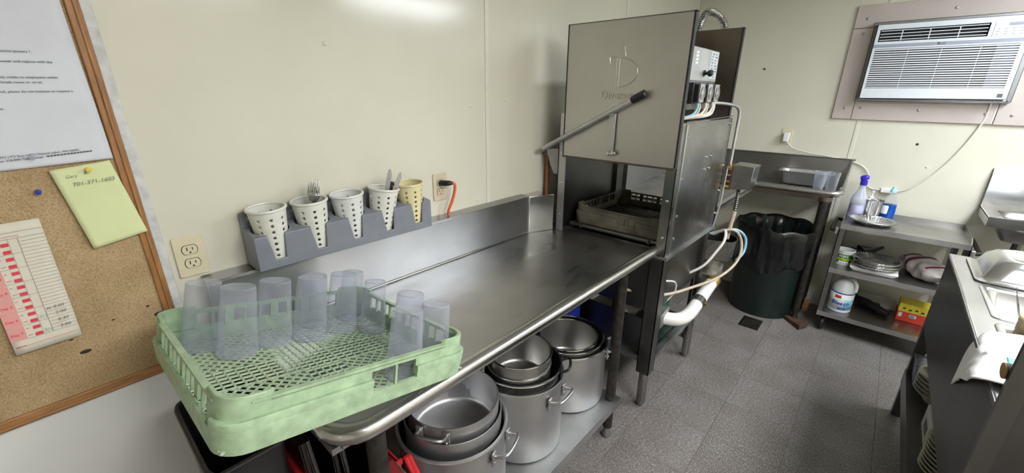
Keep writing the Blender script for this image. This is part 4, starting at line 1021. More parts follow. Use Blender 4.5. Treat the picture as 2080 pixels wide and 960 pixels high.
# ------------------------------------------------------------------ trash can with liner
def trash():
    t = thing('trash_can', 'round dark green trash can lined with a black bag under the counter', 'trash can', (3.47, -.905, 0))
    MB().lathe([(0, .0), (.205, 0), (.215, .01), (.238, .60), (.25, .62), (.25, .66), (.243, .66), (.232, .60), (.21, .015), (0, .012)], 48).build('can', 'darkgreen', t, world=False)
    for a in (200, 20):
        R = Matrix.Rotation(math.radians(a), 4, 'Z')
        MB().box((.225, -.06, .44), (.252, .06, .56), R).build('handle_recess', 'darkgreen', t, world=False, bevel=.01)
    lip = MB(); n = 96; prof = [(-.02, .36), (.006, .40), (.010, .50), (.012, .60), (.014, .67), (.006, .682), (-.008, .672), (-.02, .60), (-.03, .45), (-.06, .30)]
    vs = []
    for j, (dr, z) in enumerate(prof):
        for k in range(n):
            a = 2*PI*k/n; wv = .006*math.sin(a*11+j*.5)+.005*math.sin(a*23+j)+.004*math.sin(a*37-j*.7)
            amp = (0.3 if 3 <= j <= 6 else 1.2)
            dz = .018*math.sin(a*5+1)+.02*math.sin(a*2) if j <= 1 else (.006*math.sin(a*9) if j in (4, 5) else 0)
            r = .238+.014*(z/.6)+dr+wv*amp
            vs.append((r*math.cos(a), r*math.sin(a), z+dz))
    lip.add(vs, [(j*n+i, j*n+(i+1) % n, (j+1)*n+(i+1) % n, (j+1)*n+i) for j in range(len(prof)-1) for i in range(n)])
    lip.build('bin_liner', 'bag', t, world=False, smooth=60)
trash()
t = thing('floor_drain', 'dark square floor drain grate beside the trash can', 'drain', (3.125, -.925, 0))
RD = Matrix.Translation((3.125, -.925, 0))
mb = MB(); mb.box((-.085, -.062, .0), (.085, -.05, .004), RD).box((-.085, .05, 0), (.085, .062, .004), RD).box((-.085, -.05, 0), (-.073, .05, .004), RD).box((.073, -.05, 0), (.085, .05, .004), RD); mb.build('frame', 'ss_dark', t, smooth=0)
mb = MB(); mb.box((-.073, -.05, .0), (.073, .05, .0012), RD); mb.build('pit', 'slot', t, smooth=0)
for k in range(10): MB().box((-.07+k*.0145, -.05, .001), (-.063+k*.0145, .05, .0035), RD).build('bar', 'iron', t, smooth=0)
# ------------------------------------------------------------------ utility cart and its load
CX0, CX1, CY0, CY1 = 3.35, 3.755, -1.858, -1.268
ZT, ZM, ZB = .775, .468, .145
def cart():
    t = thing('utility_cart', 'three-shelf stainless steel utility cart against the far wall', 'cart', (3.55, -1.56, 0))
    for z in (ZT, ZM, ZB):
        s = MB().box((CX0, CY0, z-.012), (CX1, CY1, z)).build('shelf', 'ss', t, smooth=0)
        MB().box((CX0-.003, CY0, z-.03), (CX0+.002, CY1, z+.002)).build('shelf_edge', 'alu', s, smooth=0)
        MB().box((CX1-.004, CY0, z-.03), (CX1+.002, CY1, z+.03)).build('shelf_edge', 'ss', s, smooth=0)
        for y in (CY0, CY1-.004): MB().prism([(CX0, z-.03), (CX0, z+.002), (CX0+.05, z+.03), (CX1, z+.03), (CX1, z-.03)], lambda a, b: (a, y, b), lambda a, b: (a, y+.004, b)).build('shelf_edge', 'ss', s, smooth=0)
    for x in (CX0+.004, CX1-.034):
        for y, sg in ((CY0-.004, 1), (CY1+.004, -1)):
            po = MB().box((x, min(y, y+sg*.004), .11), (x+.03, max(y, y+sg*.004), ZT+.0)).box((x if x < 3.5 else x+.026, min(y, y+sg*.03), .11), (x+.004 if x < 3.5 else x+.03, max(y, y+sg*.03), ZT-.03)).build('post', 'ss_panel', t, smooth=0)
    for x in (CX0+.045, CX1-.045):
        for y in (CY0+.04, CY1-.04):
            cs = MB().box((x-.02, y-.016, .075), (x+.02, y-.013, .115)).box((x-.02, y+.013, .075), (x+.02, y+.016, .115)).box((x-.022, y-.017, .108), (x+.022, y+.017, .115)).build('caster_fork', 'ss_dark', t, smooth=0)
            MB().lathe([(.0, -.011), (.044, -.011), (.048, -.006), (.048, .006), (.044, .011), (0, .011)], 24, (x, y, .048), Matrix.Rotation(PI/2, 4, 'X')).build('wheel', 'black', cs)
    for y, sg in ((CY1, 1), (CY0, -1)):
        MB().box((CX0+.01, min(y+sg*.006, y+sg*.026), .70), (CX0+.05, max(y+sg*.006, y+sg*.026), .742)).build('handle_socket', 'alu', t, bevel=.004)
        MB().tube([(CX0+.03, y+sg*.01, .72), (CX0+.03, y+sg*.045, .725), (CX1-.03, y+sg*.045, .725), (CX1-.03, y+sg*.01, .72)], .011, 10).build('push_handle', 'iron', t)
cart()
# spray bottle
t = thing('spray_bottle', 'clear spray bottle of pale lilac cleaner with a dark blue head', 'spray bottle', (3.655, -1.315, ZT), (0, 0, 0))
MB().lathe([(0, 0), (.042, 0), (.046, .006), (.046, .085)], 28).build('liquid', 'spray_liquid', t, world=False)
MB().lathe([(.0465, .085), (.0465, .115), (.043, .135), (.024, .175), (.017, .20), (.016, .225)], 28).build('bottle', 'spray_body', t, world=False)
MB().lathe([(.02, .218), (.02, .248), (.013, .252), (0, .252)], 20).build('collar', 'spray_blue', t, world=False)
MB().lathe([(0, -.026), (.012, -.024), (.018, -.014), (.0185, .004), (.015, .017), (.008, .023), (0, .024)], 20, (0, .001, .268), Matrix.Rotation(math.radians(70), 4, 'X')).box((-.011, -.012, .248), (.011, .012, .27)).build('trigger_head', 'spray_blue', t, world=False)
# crimped foil cup
def fluted(mb, prof, n, amp, cx=0, cy=0, z=0):
    vs = []
    for j, (r, zz, a_) in enumerate(prof):
        for k in range(n*4):
            a = 2*PI*k/(n*4); rr = r+a_*amp*math.sin(a*n); vs.append((cx+rr*math.cos(a), cy+rr*math.sin(a), z+zz))
    N = n*4
    mb.add(vs, [(j*N+i, j*N+(i+1) % N, (j+1)*N+(i+1) % N, (j+1)*N+i) for j in range(len(prof)-1) for i in range(N)]+[tuple(range(N))])
    return mb
t = thing('foil_cup', 'ribbed grey foil cup on the top cart shelf behind the pie pan', 'cup', (3.655, -1.398, ZT))
fluted(MB(), [(.036, 0, .6), (.046, .122, 1), (.049, .128, .3), (.051, .130, 0)], 36, .0013).build('body', 'ss', t, world=False, solid=.0008, smooth=25)
t = thing('pump_bottle', 'small bottle with a white pump top behind the foil cup', 'bottle', (3.722, -1.375, ZT))
MB().lathe([(0, 0), (.026, 0), (.026, .09), (.012, .115), (.012, .12)], 20).build('body', 'lab_yellow', t, world=False)
MB().lathe([(.014, .118), (.014, .135), (.004, .14), (.004, .165), (.008, .167), (.008, .175), (0, .177)], 16).build('pump', 'lab_white', t, world=False)
t = thing('soap_bottle', 'dish soap bottle of bright blue liquid with an aqua cap', 'bottle', (3.685, -1.475, ZT))
sq = (.7, 1)
MB().lathe([(0, 0), (.034, 0), (.038, .008), (.040, .06), (.0385, .108)], 28, sq=sq).build('liquid', 'soap', t, world=False)
MB().lathe([(.0388, .108), (.036, .13), (.027, .155), (.022, .175), (.019, .19)], 28, sq=sq).build('bottle', 'cup2', t, world=False)
MB().lathe([(.016, .188), (.016, .205), (.011, .212), (.008, .226), (0, .227)], 16).build('cap', 'soap_cap', t, world=False)
MB().lathe([(.0392, .045), (.0405, .06), (.0396, .095), (.038, .1)], 28, (-.0008, .010, 0), sq=(.72, .7)).build('label', 'lab_white', t, world=False)
def pie_pan(name, label, loc, group=None, R=.122, d=.026):
    t = thing(name, label, 'foil pan', loc, group=group)
    fluted(MB(), [(R*.70, 0, 0), (R*.72, .001, .3), (R*.92, d*.85, 1), (R*.97, d, .6), (R, d+.002, .2), (R+.002, d-.001, 0)], 40, .0032).build('body', 'foil', t, world=False, solid=.0006, smooth=25)
    return t
pie_pan('pie_pan', 'single fluted foil pie pan on the top cart shelf', (3.50, -1.415, ZT+.001))
t = thing('foam_tray', 'white foam tray under the stack of foil pans on the middle shelf', 'tray', (3.47, -1.49, ZM))
MB().hexa([(-.07, -.10, .001), (.07, -.10, .001), (.07, .10, .001), (-.07, .10, .001), (-.095, -.125, .03), (.095, -.125, .03), (.095, .125, .03), (-.095, .125, .03)]).build('body', 'foam', t, world=False, bevel=.006)
p0 = None
for k in range(5):
    lab = ['lowest foil pan resting on the foam tray', 'second foil pan from the bottom of the stack', 'middle foil pan of the stack', 'fourth foil pan up in the stack', 'topmost foil pan of the stack on the foam tray'][k]
    pie_pan('foil_pan', lab, (3.46+.003*(k % 2), -1.49-.004*(k % 3), ZM+.031+k*.009), 'stack of foil pans on the middle cart shelf')
# tub with a green label
t = thing('plastic_tub', 'white plastic tub with a green printed label on the middle shelf', 'tub', (3.50, -1.325, ZM))
MB().lathe([(0, 0), (.04, 0), (.043, .003), (.052, .095), (.056, .097), (.056, .106), (.052, .106), (.05, .097), (.041, .006), (0, .005)], 32).build('body', 'lab_white', t, world=False)
MB().lathe([(.0445, .018), (.0455, .018), (.0518, .08), (.0508, .08)], 32).build('label', 'lab_green', t, world=False)
MB().lathe([(.0470, .036), (.0475, .036), (.0493, .052), (.0488, .052)], 32).build('label_band', 'lab_lime', t, world=False)
for ang in (160, 178, 196, 214): MB().lathe([(.008, 0), (.007, .0012), (0, .0016)], 14, (0, 0, 0), Matrix.Rotation(math.radians(ang), 4, 'Z') @ Matrix.Translation((.0457, 0, .025)) @ Matrix.Rotation(PI/2, 4, 'Y')).build('label_spot', 'lab_white', t, world=False)
curved_text("FOX'S", .021, (3.50, -1.325), .0514, ZM+.059, 150, 'lab_white', t, bold=.0004)
# funnel (dark) lying behind
t = thing('funnel', 'black plastic funnel lying behind the foil pans on the middle shelf', 'funnel', (3.68, -1.43, ZM))
MB().lathe([(.062, 0), (.066, .004), (.05, .03), (.016, .075), (.008, .13), (.005, .13), (.012, .075), (.044, .03)], 28, (0, .0, .055), Matrix.Rotation(math.radians(-62), 4, 'Z') @ Matrix.Rotation(math.radians(62), 4, 'Y') @ Matrix.Translation((0, 0, -.02))).build('cone', 'black', t, world=False)
t = thing('snack_packet', 'dark packet with yellow print behind the plastic tub', 'packet', (3.66, -1.36, ZM))
MB().grid(8, 8, lambda u, v: (.02*math.sin(u*PI)*math.sin(v*PI), (u-.5)*.11, .005+v*.07)).build('front', 'black', t, world=False, solid=.02)
MB().box((-.012, .01, .03), (-.008, .045, .06)).build('print', 'lab_yellow', t, world=False, bevel=.002)
# flour bag
def flour_bag():
    t = thing('food_bag', 'crumpled grey paper bag with maroon bands on the middle cart shelf', 'bag', (3.565, -1.725, ZM), (0, 0, math.radians(29)))
    nu, nv = 40, 28
    def P(u, v, e=0):
        a = 2*PI*v; s = u*2-1
        w = .078*(1-abs(s)**5*.55); h = .062*(1-abs(s)**3.2*.97)
        cx = math.copysign(abs(math.cos(a))**.75, math.cos(a)); cy = math.copysign(abs(math.sin(a))**.8, math.sin(a))
        nz = (.006*math.sin(u*17+v*6*PI)+.004*math.sin(u*31-v*4*PI))*(1-s**4)
        return (-s*.175, cx*(w+nz+e), .066+cy*(h+nz*.7+e))
    MB().grid(nu, nv, lambda u, v: P(u, v)).build('body', 'bagpaper', t, world=False, smooth=50)
    MB().grid(6, nv, lambda u, v: P(.36+u*.085+.03*math.sin(2*PI*v), v, .0025)).build('printed_band', 'maroon', t, world=False)
    MB().grid(4, 8, lambda u, v: P(.78+u*.035+.05*v, .10+v*.3, .0022)).build('printed_band', 'maroon', t, world=False)
    MB().grid(8, 8, lambda u, v: P(.13+u*.1, .12+v*.18, .0015)).build('printed_panel', 'maroon', t, world=False)
    MB().grid(6, 6, lambda u, v: P(.16+u*.04, .15+v*.12, .0025)).build('printed_panel', 'bagpaper', t, world=False)
flour_bag()
# bleach jug
def jug():
    t = thing('bleach_jug', 'white bleach jug with a blue and white label on the bottom shelf', 'jug', (3.475, -1.375, ZB))
    sq = (1, .9)
    MB().lathe([(0, 0), (.068, 0), (.074, .006), (.074, .16), (.072, .175), (.052, .215), (.03, .238), (.02, .245)], 36, sq=sq).build('body', 'bleach', t, world=False)
    MB().lathe([(.021, .243), (.021, .268), (.018, .272), (0, .272)], 20).build('cap', 'bleach', t, world=False)
    MB().tube(smooth_path([(-.014, -.012, .243), (-.03, -.035, .245), (-.036, -.06, .21), (-.04, -.062, .165)], 6), .0105, 12).build('handle', 'bleach', t, world=False)
    def arcp(a0, a1, z0, z1, r, m, name):
        MB().grid(14, 1, lambda u, v: (r*math.cos(a0+(a1-a0)*u), r*.9*math.sin(a0+(a1-a0)*u), z0+(z1-z0)*v)).build(name, m, t, world=False, solid=.0006)
    A0, A1 = math.radians(92), math.radians(262)
    arcp(A0, A1, .022, .145, .0748, 'lab_white', 'label'); arcp(A0, A1, .138, .147, .0752, 'lab_navy', 'label_band')
    arcp(math.radians(200), math.radians(250), .03, .10, .0752, 'lab_cyan', 'label_block'); arcp(math.radians(175), math.radians(212), .028, .044, .0755, 'lab_navy', 'label_block')
    arcp(math.radians(150), math.radians(180), .108, .128, .0754, 'carton_red', 'label_block')
    curved_text('Bleach', .037, (3.475, -1.375), .0758, ZB+.060, 138, 'lab_navy', t, sy=.9, shear=.2, bold=.0008)
jug()
t = thing('hand_tool', 'black handled tool lying on the bottom cart shelf behind the jug', 'tool', (3.62, -1.54, ZB))
MB().tube([(3.70, -1.44, .18), (3.64, -1.52, .178), (3.57, -1.60, .172), (3.55, -1.635, .168)], .022, 10, rs=[.02, .03, .025, .018]).build('barrel', 'black', t)
MB().hexa([(3.62, -1.52, .146), (3.66, -1.50, .146), (3.73, -1.57, .146), (3.70, -1.60, .146), (3.62, -1.52, .19), (3.66, -1.50, .19), (3.73, -1.57, .175), (3.70, -1.60, .175)]).build('handle', 'black', t, bevel=.006)
t = thing('carton_lid', 'pale flat carton lid lying behind the tool on the bottom shelf', 'carton', (3.72, -1.56, ZB))
MB().box((3.69, -1.67, ZB+.001), (3.745, -1.46, ZB+.075)).build('body', 'box_white', t, bevel=.004)
def bagbox():
    t = thing('bag_carton', 'red and yellow carton of bags on the bottom cart shelf', 'carton', (3.62, -1.745, ZB))
    x0, x1, y0, y1, z0, z1 = 3.555, 3.68, -1.83, -1.675, ZB+.001, ZB+.125
    MB().box((x0, y0, z0), (x1, y1, z0+.068)).build('lower_half', 'carton_red', t, bevel=.002)
    MB().box((x0-.0005, y0-.0005, z0+.068), (x1+.0005, y1+.0005, z1)).build('upper_half', 'lab_yellow', t, bevel=.002)
    MB().box((x0-.0012, -1.70, z0+.03), (x0-.0002, -1.683, z0+.06)).build('white_patch', 'lab_white', t, smooth=0)
    MB().box((x0-.0012, -1.77, z0+.036), (x0-.0002, -1.735, z0+.056)).build('white_patch', 'lab_white', t, smooth=0)
    text('EPS', .016, (x0-.0018, -1.738, z0+.040), XB, ZA, 'lab_navy', t, depth=.0004, bold=.0006)
    for k in range(4): MB().box((x0-.0014, -1.80+k*.03, z0+.082+.006*(k % 2)), (x0-.0004, -1.785+k*.03, z0+.092+.006*(k % 2))).build('print_block', 'slot', t, smooth=0)
bagbox()
# ------------------------------------------------------------------ window air conditioner
def air_conditioner():
    t = thing('air_conditioner', 'white window air conditioner with a slatted front set in the far wall', 'air conditioner', (3.75, -1.49, 1.55))
    F = 3.70; y0, y1, z0, z1 = -1.167, -1.818, 1.552, 1.985
    # front face as a frame around vent and intake
    vy0, vy1, vz0, vz1 = -1.182, -1.658, 1.887, 1.957
    gy0, gy1, gz0, gz1 = -1.180, -1.796, 1.612, 1.845
    fr = MB()
    def fb(a, b, c, d): fr.box((F, min(a, b), c), (F+.02, max(a, b), d))
    fb(y0, y1, z0, gz0); fb(y0, gy0, gz0, gz1); fb(gy1, y1, gz0, gz1); fb(y0, y1, gz1, vz0); fb(y0, vy0, vz0, vz1); fb(vy1, y1, vz0, vz1); fb(y0, y1, vz1, z1)
    fr.build('front_face', 'ac_white', t, smooth=0)
    MB().box((F+.045, y1+.004, z0+.004), (3.80, y0-.004, z1-.004)).build('case', 'ac_dark', t, smooth=0)
    sd = MB(); sd.box((F+.02, y1, z0), (F+.06, y1+.004, z1)).box((F+.02, y0-.004, z0), (F+.06, y0, z1)).box((F+.02, y1, z1-.004), (F+.06, y0, z1)).box((F+.02, y1, z0), (F+.06, y0, z0+.004)); sd.build('case_side', 'ac_grey', t, smooth=0)
    MB().box((F-.001, y1, 1.853), (F+.001, y0, 1.872)).build('grey_band', 'ac_grey', t, smooth=0)
    text('LG', .016, (F-.0014, -1.478, 1.857), XB, ZA, 'ink', t, depth=.0004, bold=.0003)
    MB().lathe([(.007, 0), (0, .001)], 20, (F-.001, -1.468, 1.8625), Matrix.Rotation(-PI/2, 4, 'Y')).build('emblem', 'ink', t)
    n = 18; p = (gz1-gz0)/n
    sl = None
    for k in range(n):
        z = gz0+(k+.5)*p
        o = MB().hexa([(F-.001, gy1-.001, -.0036), (F-.001, gy0+.001, -.0036), (F+.012, gy0+.001, -.0026), (F+.012, gy1-.001, -.0026), (F-.001, gy1-.001, .0034), (F-.001, gy0+.001, .0034), (F+.012, gy0+.001, .003), (F+.012, gy1-.001, .003)])
        o.v = [(a, b, c+z) for a, b, c in o.v]; o.build('slat', 'ac_white', t, smooth=0)
    MB().box((F+.014, gy1, gz0), (F+.02, gy1+.085, gz1)).build('filter_plate', 'ac_grey', t, smooth=0)
    for y in (-1.34, -1.49, -1.65): MB().box((F+.010, y-.0015, gz0), (F+.018, y+.0015, gz1)).build('rib', 'ac_white', t, smooth=0)
    lv = None
    for k in range(4):
        z = vz0+.008+k*.0175
        MB().box((F+.004, vy1+.006, z), (F+.016, vy0-.006, z+.0038)).build('louvre', 'ac_white', t, smooth=0)
    for y in (-1.29, -1.415, -1.54): MB().box((F+.003, y-.0022, vz0+.004), (F+.014, y+.0022, vz1-.008)).build('louvre_post', 'ac_white', t, smooth=0)
    cp = MB().box((F-.002, -1.805, 1.882), (F, -1.675, 1.958)).build('control_panel', 'lab_white', t, bevel=.001)
    MB().box((F-.003, -1.78, 1.936), (F-.0018, -1.727, 1.952)).build('display', 'ac_grey', cp, smooth=0)
    for i in range(4):
        for j in range(3): MB().box((F-.0028, -1.699-.03*i, 1.892+j*.014), (F-.0018, -1.686-.03*i, 1.896+j*.014)).build('button', 'ac_grey', cp, smooth=0)
    MB().box((F-.001, -1.80, 1.562), (F, -1.778, 1.582)).build('sticker', 'ink', t, smooth=0)
    # duct tape around the case
    MB().tube([(F+.07, y0+.008, z0-.006), (F+.075, y0+.008, z1+.006)], .016, 8).build('tape', 'ss_dark', t)
    MB().box((F+.04, y1-.02, z0-.022), (F+.095, y0+.012, z0-.001)).build('tape', 'tape', t, bevel=.006)
    MB().box((F+.035, y1-.03, z1+.001), (F+.095, y0+.028, z1+.022)).build('tape', 'tape', t, bevel=.006)
    MB().box((F+.04, y1-.03, z0-.02), (F+.095, y1-.002, z1+.02)).build('tape', 'tape', t, bevel=.006)
air_conditioner()
def ac_surround():
    t = thing('window_surround', 'pinkish board surround screwed to the wall around the air conditioner', 'board', (3.79, -1.49, 1.41))
    x0, x1 = 3.783, 3.799
    for a, b, c, d in ((-1.036, -1.142, 1.413, 1.982), (-1.036, -1.96, 1.985, 2.118), (-1.145, -1.81, 1.411, 1.545), (-1.813, -1.96, 1.409, 1.982)):
        MB().box((x0, b, c), (x1, a, d)).build('board', 'board', t, bevel=.0015)
    for y, z in ((-1.097, 2.039), (-1.094, 1.95), (-1.097, 1.484), (-1.184, 1.49), (-1.475, 1.48), (-1.77, 1.47), (-1.876, 1.465), (-1.5, 2.06)):
        MB().lathe([(.009, 0), (.008, .003), (.003, .005), (0, .005)], 14, (x0, y, z), Matrix.Rotation(-PI/2, 4, 'Y')).build('screw', 'screw', t)
    MB().tube([(3.79, -1.808, 1.548), (3.785, -1.806, 1.49), (3.785, -1.803, 1.415)], .004, 6).build('caulk_line', 'cream_strip', t)
ac_surround()
t = thing('power_cord', 'white power cord looping from the air conditioner to the outlet', 'cord', (3.78, -1.4, .9))
MB().tube(smooth_path([(3.77, -1.775, 1.56), (3.785, -1.770, 1.42), (3.79, -1.715, 1.24), (3.79, -1.64, 1.09), (3.79, -1.55, .985), (3.79, -1.495, .955), (3.785, -1.47, .952)], 10), .0048, 8).build('cable', 'cord_white', t)
MB().tube(smooth_path([(3.785, -1.415, .952), (3.79, -1.36, .955), (3.78, -1.325, .985), (3.785, -1.322, 1.05), (3.79, -1.28, 1.10), (3.79, -1.2, 1.128), (3.78, -1.08, 1.15), (3.78, -.95, 1.163), (3.775, -.85, 1.19), (3.765, -.80, 1.235)], 10), .0048, 8).build('cable', 'cord_white', t)
MB().box((3.772, -1.475, .938), (3.798, -1.41, .968)).build('leak_tester', 'lab_white', t, bevel=.004)
MB().hexa([(3.752, -.81, 1.232), (3.79, -.81, 1.232), (3.79, -.775, 1.232), (3.752, -.775, 1.232), (3.752, -.812, 1.30), (3.79, -.812, 1.30), (3.79, -.773, 1.30), (3.752, -.773, 1.30)]).build('plug', 'lab_white', t, bevel=.005)
# ------------------------------------------------------------------ hand sink
def sink():
    t = thing('hand_sink', 'wall-mounted stainless steel hand sink at the right edge', 'sink', (3.6, -2.05, .9))
    ya, yb = -1.888, -2.33; zt = .93
    MB().prism([(3.795, zt), (3.795, 1.165), (3.785, 1.165), (3.765, 1.125), (3.765, zt)], lambda a, b: (a, ya, b), lambda a, b: (a, yb, b)).build('backsplash', 'bright', t, smooth=0)
    dk = MB(); by0, by1, bx0, bx1 = ya-.06, yb+.06, 3.48, 3.68
    dk.box((3.43, yb, zt-.006), (3.795, by1, zt)).box((3.43, by0, zt-.006), (3.795, ya, zt)).box((3.43, by1, zt-.006), (bx0, by0, zt)).box((bx1, by1, zt-.006), (3.795, by0, zt)); dk.build('deck', 'bright', t, smooth=0)
    MB().box((3.425, yb, zt-.05), (3.432, ya, zt+.003)).build('apron', 'bright', t, smooth=0)
    MB().prism([(3.43, zt-.05), (3.43, zt+.001), (3.795, zt+.001), (3.795, zt-.05)], lambda a, b: (a, ya, b), lambda a, b: (a, ya-.004, b)).build('apron', 'ss', t, smooth=0)
    bw = MB(); n = 32; vs = []
    for (k, z) in ((1, zt-.001), (.96, zt-.09), (.8, zt-.14), (.2, zt-.15)):
        for i in range(n):
            a = 2*PI*i/n; c, s = math.cos(a), math.sin(a)
            vs.append(((bx0+bx1)/2+k*(bx1-bx0)/2*math.copysign(abs(c)**.45, c), (by0+by1)/2+k*(by0-by1)/2*math.copysign(abs(s)**.45, s), z))
    bw.add(vs, [(j*n+i, j*n+(i+1) % n, (j+1)*n+(i+1) % n, (j+1)*n+i) for j in range(3) for i in range(n)]+[tuple(range(3*n, 4*n))]); bw.build('bowl', 'ss', t, solid=.002)
    MB().tube([(3.60, -2.06, .79), (3.60, -2.06, .55), (3.66, -2.05, .5), (3.79, -2.04, .5)], .02, 12).build('drain_pipe', 'ss_dark', t)
    MB().box((3.735, -2.11, 1.0), (3.766, -2.055, 1.05)).build('faucet', 'ss_dark', t, bevel=.004)
    MB().tube(smooth_path([(3.74, -2.09, 1.03), (3.70, -2.09, 1.08), (3.63, -2.09, 1.07), (3.61, -2.09, 1.0)]), .009, 10).build('spout', 'bright', t)
sink()
# ------------------------------------------------------------------ steam table on the right
TX0, TX1, TY0, TY1, TZ = 1.335, 2.655, -1.70, -2.36, .885
def steam_table():
    t = thing('steam_table', 'stainless steel steam table with dark side panel along the right edge', 'steam table', (2.0, -2.0, 0))
    tops = MB()
    wells = ((2.31, 2.62), (1.935, 2.25), (1.56, 1.875))
    wy0, wy1 = -1.765, -2.27
    def tb(x0, x1, y0, y1): tops.box((x0, min(y0, y1), TZ-.012), (x1, max(y0, y1), TZ))
    tb(TX0, TX1, TY0, wy0); tb(TX0, TX1, wy1, TY1)
    xs = [TX0]+[v for w_ in sorted(wells) for v in w_]+[TX1]
    for i in range(0, len(xs), 2): tb(xs[i], xs[i+1], wy0, wy1)
    tops.build('table_top', 'ss', t, smooth=0)
    MB().box((TX0+.004, TY0-.006, .525), (TX1, TY0-.002, TZ-.012)).build('side_panel', 'st_side', t, smooth=0)
    MB().tube([(TX0, TY0-.004, TZ-.006), (TX1, TY0-.004, TZ-.006)], .007, 8).build('top_edge', 'ss', t)
    MB().box((TX1-.004, TY1, .525), (TX1, TY0-.006, TZ-.012)).build('side_panel', 'st_side', t, smooth=0)
    MB().box((TX0, TY1, .525), (TX0+.004, TY0-.002, TZ-.012)).build('side_panel', 'st_side', t, smooth=0)
    MB().box((TX0, TY1, .515), (TX1, TY0-.003, .525)).build('bottom_panel', 'st_side', t, smooth=0)
    for x in (TX0, TX1-.04):
        for y in (TY0-.042, TY1):
            MB().box((x, y, .0), (x+.04, y+.04, .53)).build('leg', 'ss_dark', t, smooth=0)
    MB().box((TX0, TY1, .245), (TX1, TY0, .257)).build('lower_shelf', 'ss_dark', t, smooth=0)
    MB().box((TX0, TY0-.004, .18), (TX1, TY0+.002, .262)).build('shelf_lip', 'ss_dark', t, smooth=0)
    # raised end shield
    MB().box((TX0-.012, TY1, .0), (TX0, TY0-.0, 1.10)).build('end_shield', 'st_side', t, smooth=0)
    MB().box((TX0-.016, TY0-.03, .0), (TX0+.0, TY0+.004, 1.10)).build('corner_strip', 'ss_dark', t, smooth=0)
    return wells
wells = steam_table()
G2 = 'food pans set in the steam table'
hotel_pan('food_pan', 'shallow empty steel food pan in the middle well of the steam table', 2.0925, -2.02, TZ-.098, .335, .53, .10, 'bright', G2)
hotel_pan('food_pan', 'steel food pan half covered by the towel', 1.7175, -2.02, TZ-.098, .335, .53, .10, 'ss', G2)
hotel_pan('food_pan', 'steel food pan hidden under the domed lid', 2.465, -2.02, TZ-.098, .33, .53, .10, 'ss', G2)
def pan_lid():
    t = thing('pan_lid', 'domed steel lid on the farthest food pan', 'lid', (2.465, -2.02, TZ+.003))
    def ring(hx, hy, r, z): return [(x, y, z) for c in ((hx-r, hy-r, 0), (-hx+r, hy-r, PI/2), (-hx+r, -hy+r, PI), (hx-r, -hy+r, 1.5*PI)) for x, y in [(c[0]+r*math.cos(c[2]+k*PI/12), c[1]+r*math.sin(c[2]+k*PI/12)) for k in range(7)]]
    rs = [ring(.172, .272, .03, 0), ring(.172, .272, .03, .004), ring(.155, .255, .04, .006), ring(.148, .247, .045, .016), ring(.136, .232, .05, .055), ring(.118, .212, .05, .075), ring(.098, .19, .05, .082), ring(.088, .178, .03, .082), ring(.082, .172, .03, .076)]
    n = len(rs[0]); mb = MB(); mb.add([p for r in rs for p in r], [(j*n+i, j*n+(i+1) % n, (j+1)*n+(i+1) % n, (j+1)*n+i) for j in range(len(rs)-1) for i in range(n)]+[tuple(range((len(rs)-1)*n, len(rs)*n))])
    mb.build('dome', 'bright', t, world=False, smooth=50)
    MB().tube(smooth_path([(0, -.05, .078), (0, -.045, .105), (0, .045, .105), (0, .05, .078)]), .006, 8).build('handle', 'bright', t, world=False)
pan_lid()
def towel():
    t = thing('towel', 'white towel with a green stripe draped over the near edge of the steam table', 'towel', (1.6, -1.8, TZ))
    def P(u, v, e=0):
        # u along x, v from inside (0) over the edge to hanging end (1)
        s = v*.42; x = 1.42+u*.33+.03*math.sin(v*5)*(u-.4)
        flat = .30
        hang = max(0, s-flat*(1-.12*u))
        y = -1.985+min(s, flat*(1-.12*u)); 
        wob = .010*math.sin(u*9+v*4)+.007*math.sin(u*17-v*6)
        yy = y+(.018*math.tanh(hang*30) if hang > 0 else 0)+.25*abs(wob)*(1 if hang > 0 else .3)
        z = TZ+.012+e+max(0, .014*math.sin(u*7+1+v*2)*math.sin(v*5)+.008*math.sin(u*13+v*3))*(1 if hang == 0 else .2)-hang/.14*(.04+.15*u)
        return (x+.25*hang, yy+.0, z)
    MB().grid(36, 36, lambda u, v: P(u, v)).build('cloth', 'towel', t, solid=.004, smooth=60)
    MB().grid(4, 10, lambda u, v: P(.40+u*.10, .42+v*.16, .004)).build('stripe', 'towel_green', t, solid=.002)
towel()
t = thing('utensil_crock', 'tan crock standing in the steam table at the right edge', 'crock', (1.81, -1.822, TZ-.094))
MB().lathe([(0, .0), (.032, .0), (.036, .008), (.040, .155), (.043, .159), (.040, .163), (.036, .158), (.032, .012), (0, .010)], 32).build('body', 'crock', t, world=False)
t = thing('serving_knife', 'pointed steel knife standing in the tan crock', 'knife', (1.808, -1.828, TZ-.082), (math.radians(-17), math.radians(9), 0))
MB().cyl((0, 0, 0), (0, 0, .09), .008, 10).build('handle', 'black', t, world=False)
MB().prism([(-.011, .085), (.011, .085), (.013, .15), (.0, .235), (-.009, .19)], lambda a, b: (a, -.001, b), lambda a, b: (a, .001, b)).build('blade', 'bright', t, world=False, smooth=0)
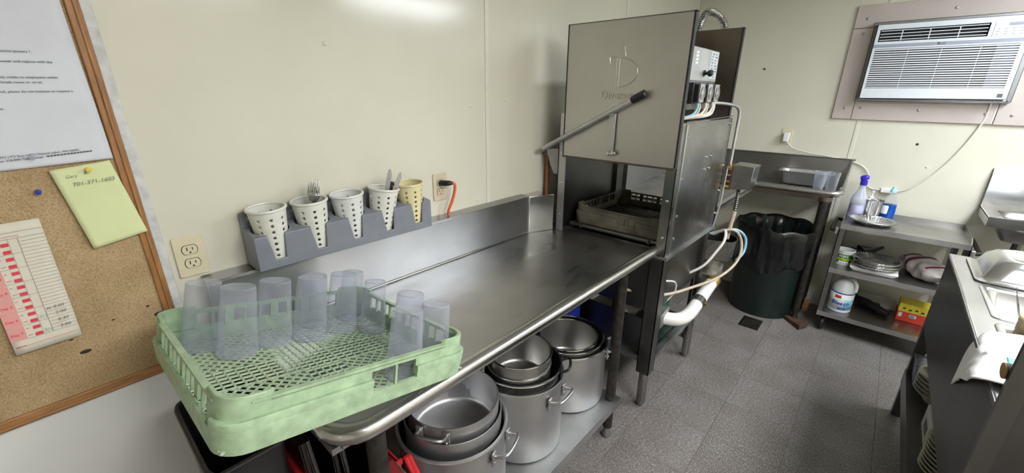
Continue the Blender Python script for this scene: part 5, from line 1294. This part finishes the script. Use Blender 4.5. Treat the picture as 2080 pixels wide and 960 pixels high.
t = thing('wooden_rod', 'dark wooden rod with a raw round end at the near corner of the steam table', 'rod', (1.36, -1.75, .975))
MB().cyl((1.352, -1.692, .968), (1.375, -1.93, .99), .019, 20).build('shaft', 'iron', t)
MB().cyl((1.3518, -1.6900, .9678), (1.352, -1.6925, .968), .0188, 20).build('end_grain', 'wood', t)
# dishes on the lower shelf
G3 = 'crockery on the lower shelf of the steam table'
def bowl(loc, rot, label, R=.085):
    t = thing('soup_bowl', label, 'bowl', loc, rot, G3)
    MB().lathe([(0, 0), (R*.5, 0), (R*.52, .008), (R*.95, .045), (R, .05), (R*.94, .05), (R*.5, .014), (0, .012)], 32).build('body', 'ceramic', t, world=False)
    return t
for k in range(8): bowl((1.86, -1.80, .258+k*.017), (0, 0, 0), ['lowest', 'second', 'third', 'fourth', 'fifth', 'sixth', 'seventh', 'topmost'][k]+' cream bowl of the stack on the lower shelf')
for k in range(5): bowl((2.42, -1.80, .258+k*.02), (0, 0, 0), ['bottom', 'second', 'middle', 'fourth', 'top'][k]+' cream bowl of the far stack beside the leg', .09)
t = thing('shelf_carton', 'worn white carton lying on the lower shelf between the bowl stacks', 'carton', (2.12, -1.81, .258))
MB().box((2.02, -1.88, .258), (2.20, -1.745, .36)).build('box', 'box_white', t, bevel=.003)
MB().box((2.015, -1.86, .36), (2.17, -1.75, .364)).build('flap', 'box_white', t, smooth=0)
MB().box((2.06, -1.7445, .29), (2.14, -1.7435, .325)).build('print_patch', 'ink', t, smooth=0)
t = thing('grey_bin', 'grey plastic bin on the lower shelf near the far leg', 'bin', (2.56, -1.80, .258))
MB().hexa([(2.5, -1.88, .258), (2.6, -1.88, .258), (2.6, -1.72, .258), (2.5, -1.72, .258), (2.49, -1.89, .37), (2.612, -1.89, .37), (2.612, -1.71, .37), (2.49, -1.71, .37)]).build('body', 'grey_plastic', t, bevel=.006)
MB().tube([(2.488, -1.892, .37), (2.614, -1.892, .37), (2.614, -1.708, .37), (2.488, -1.708, .37)], .005, 8, closed=True).build('rim', 'grey_plastic', t)
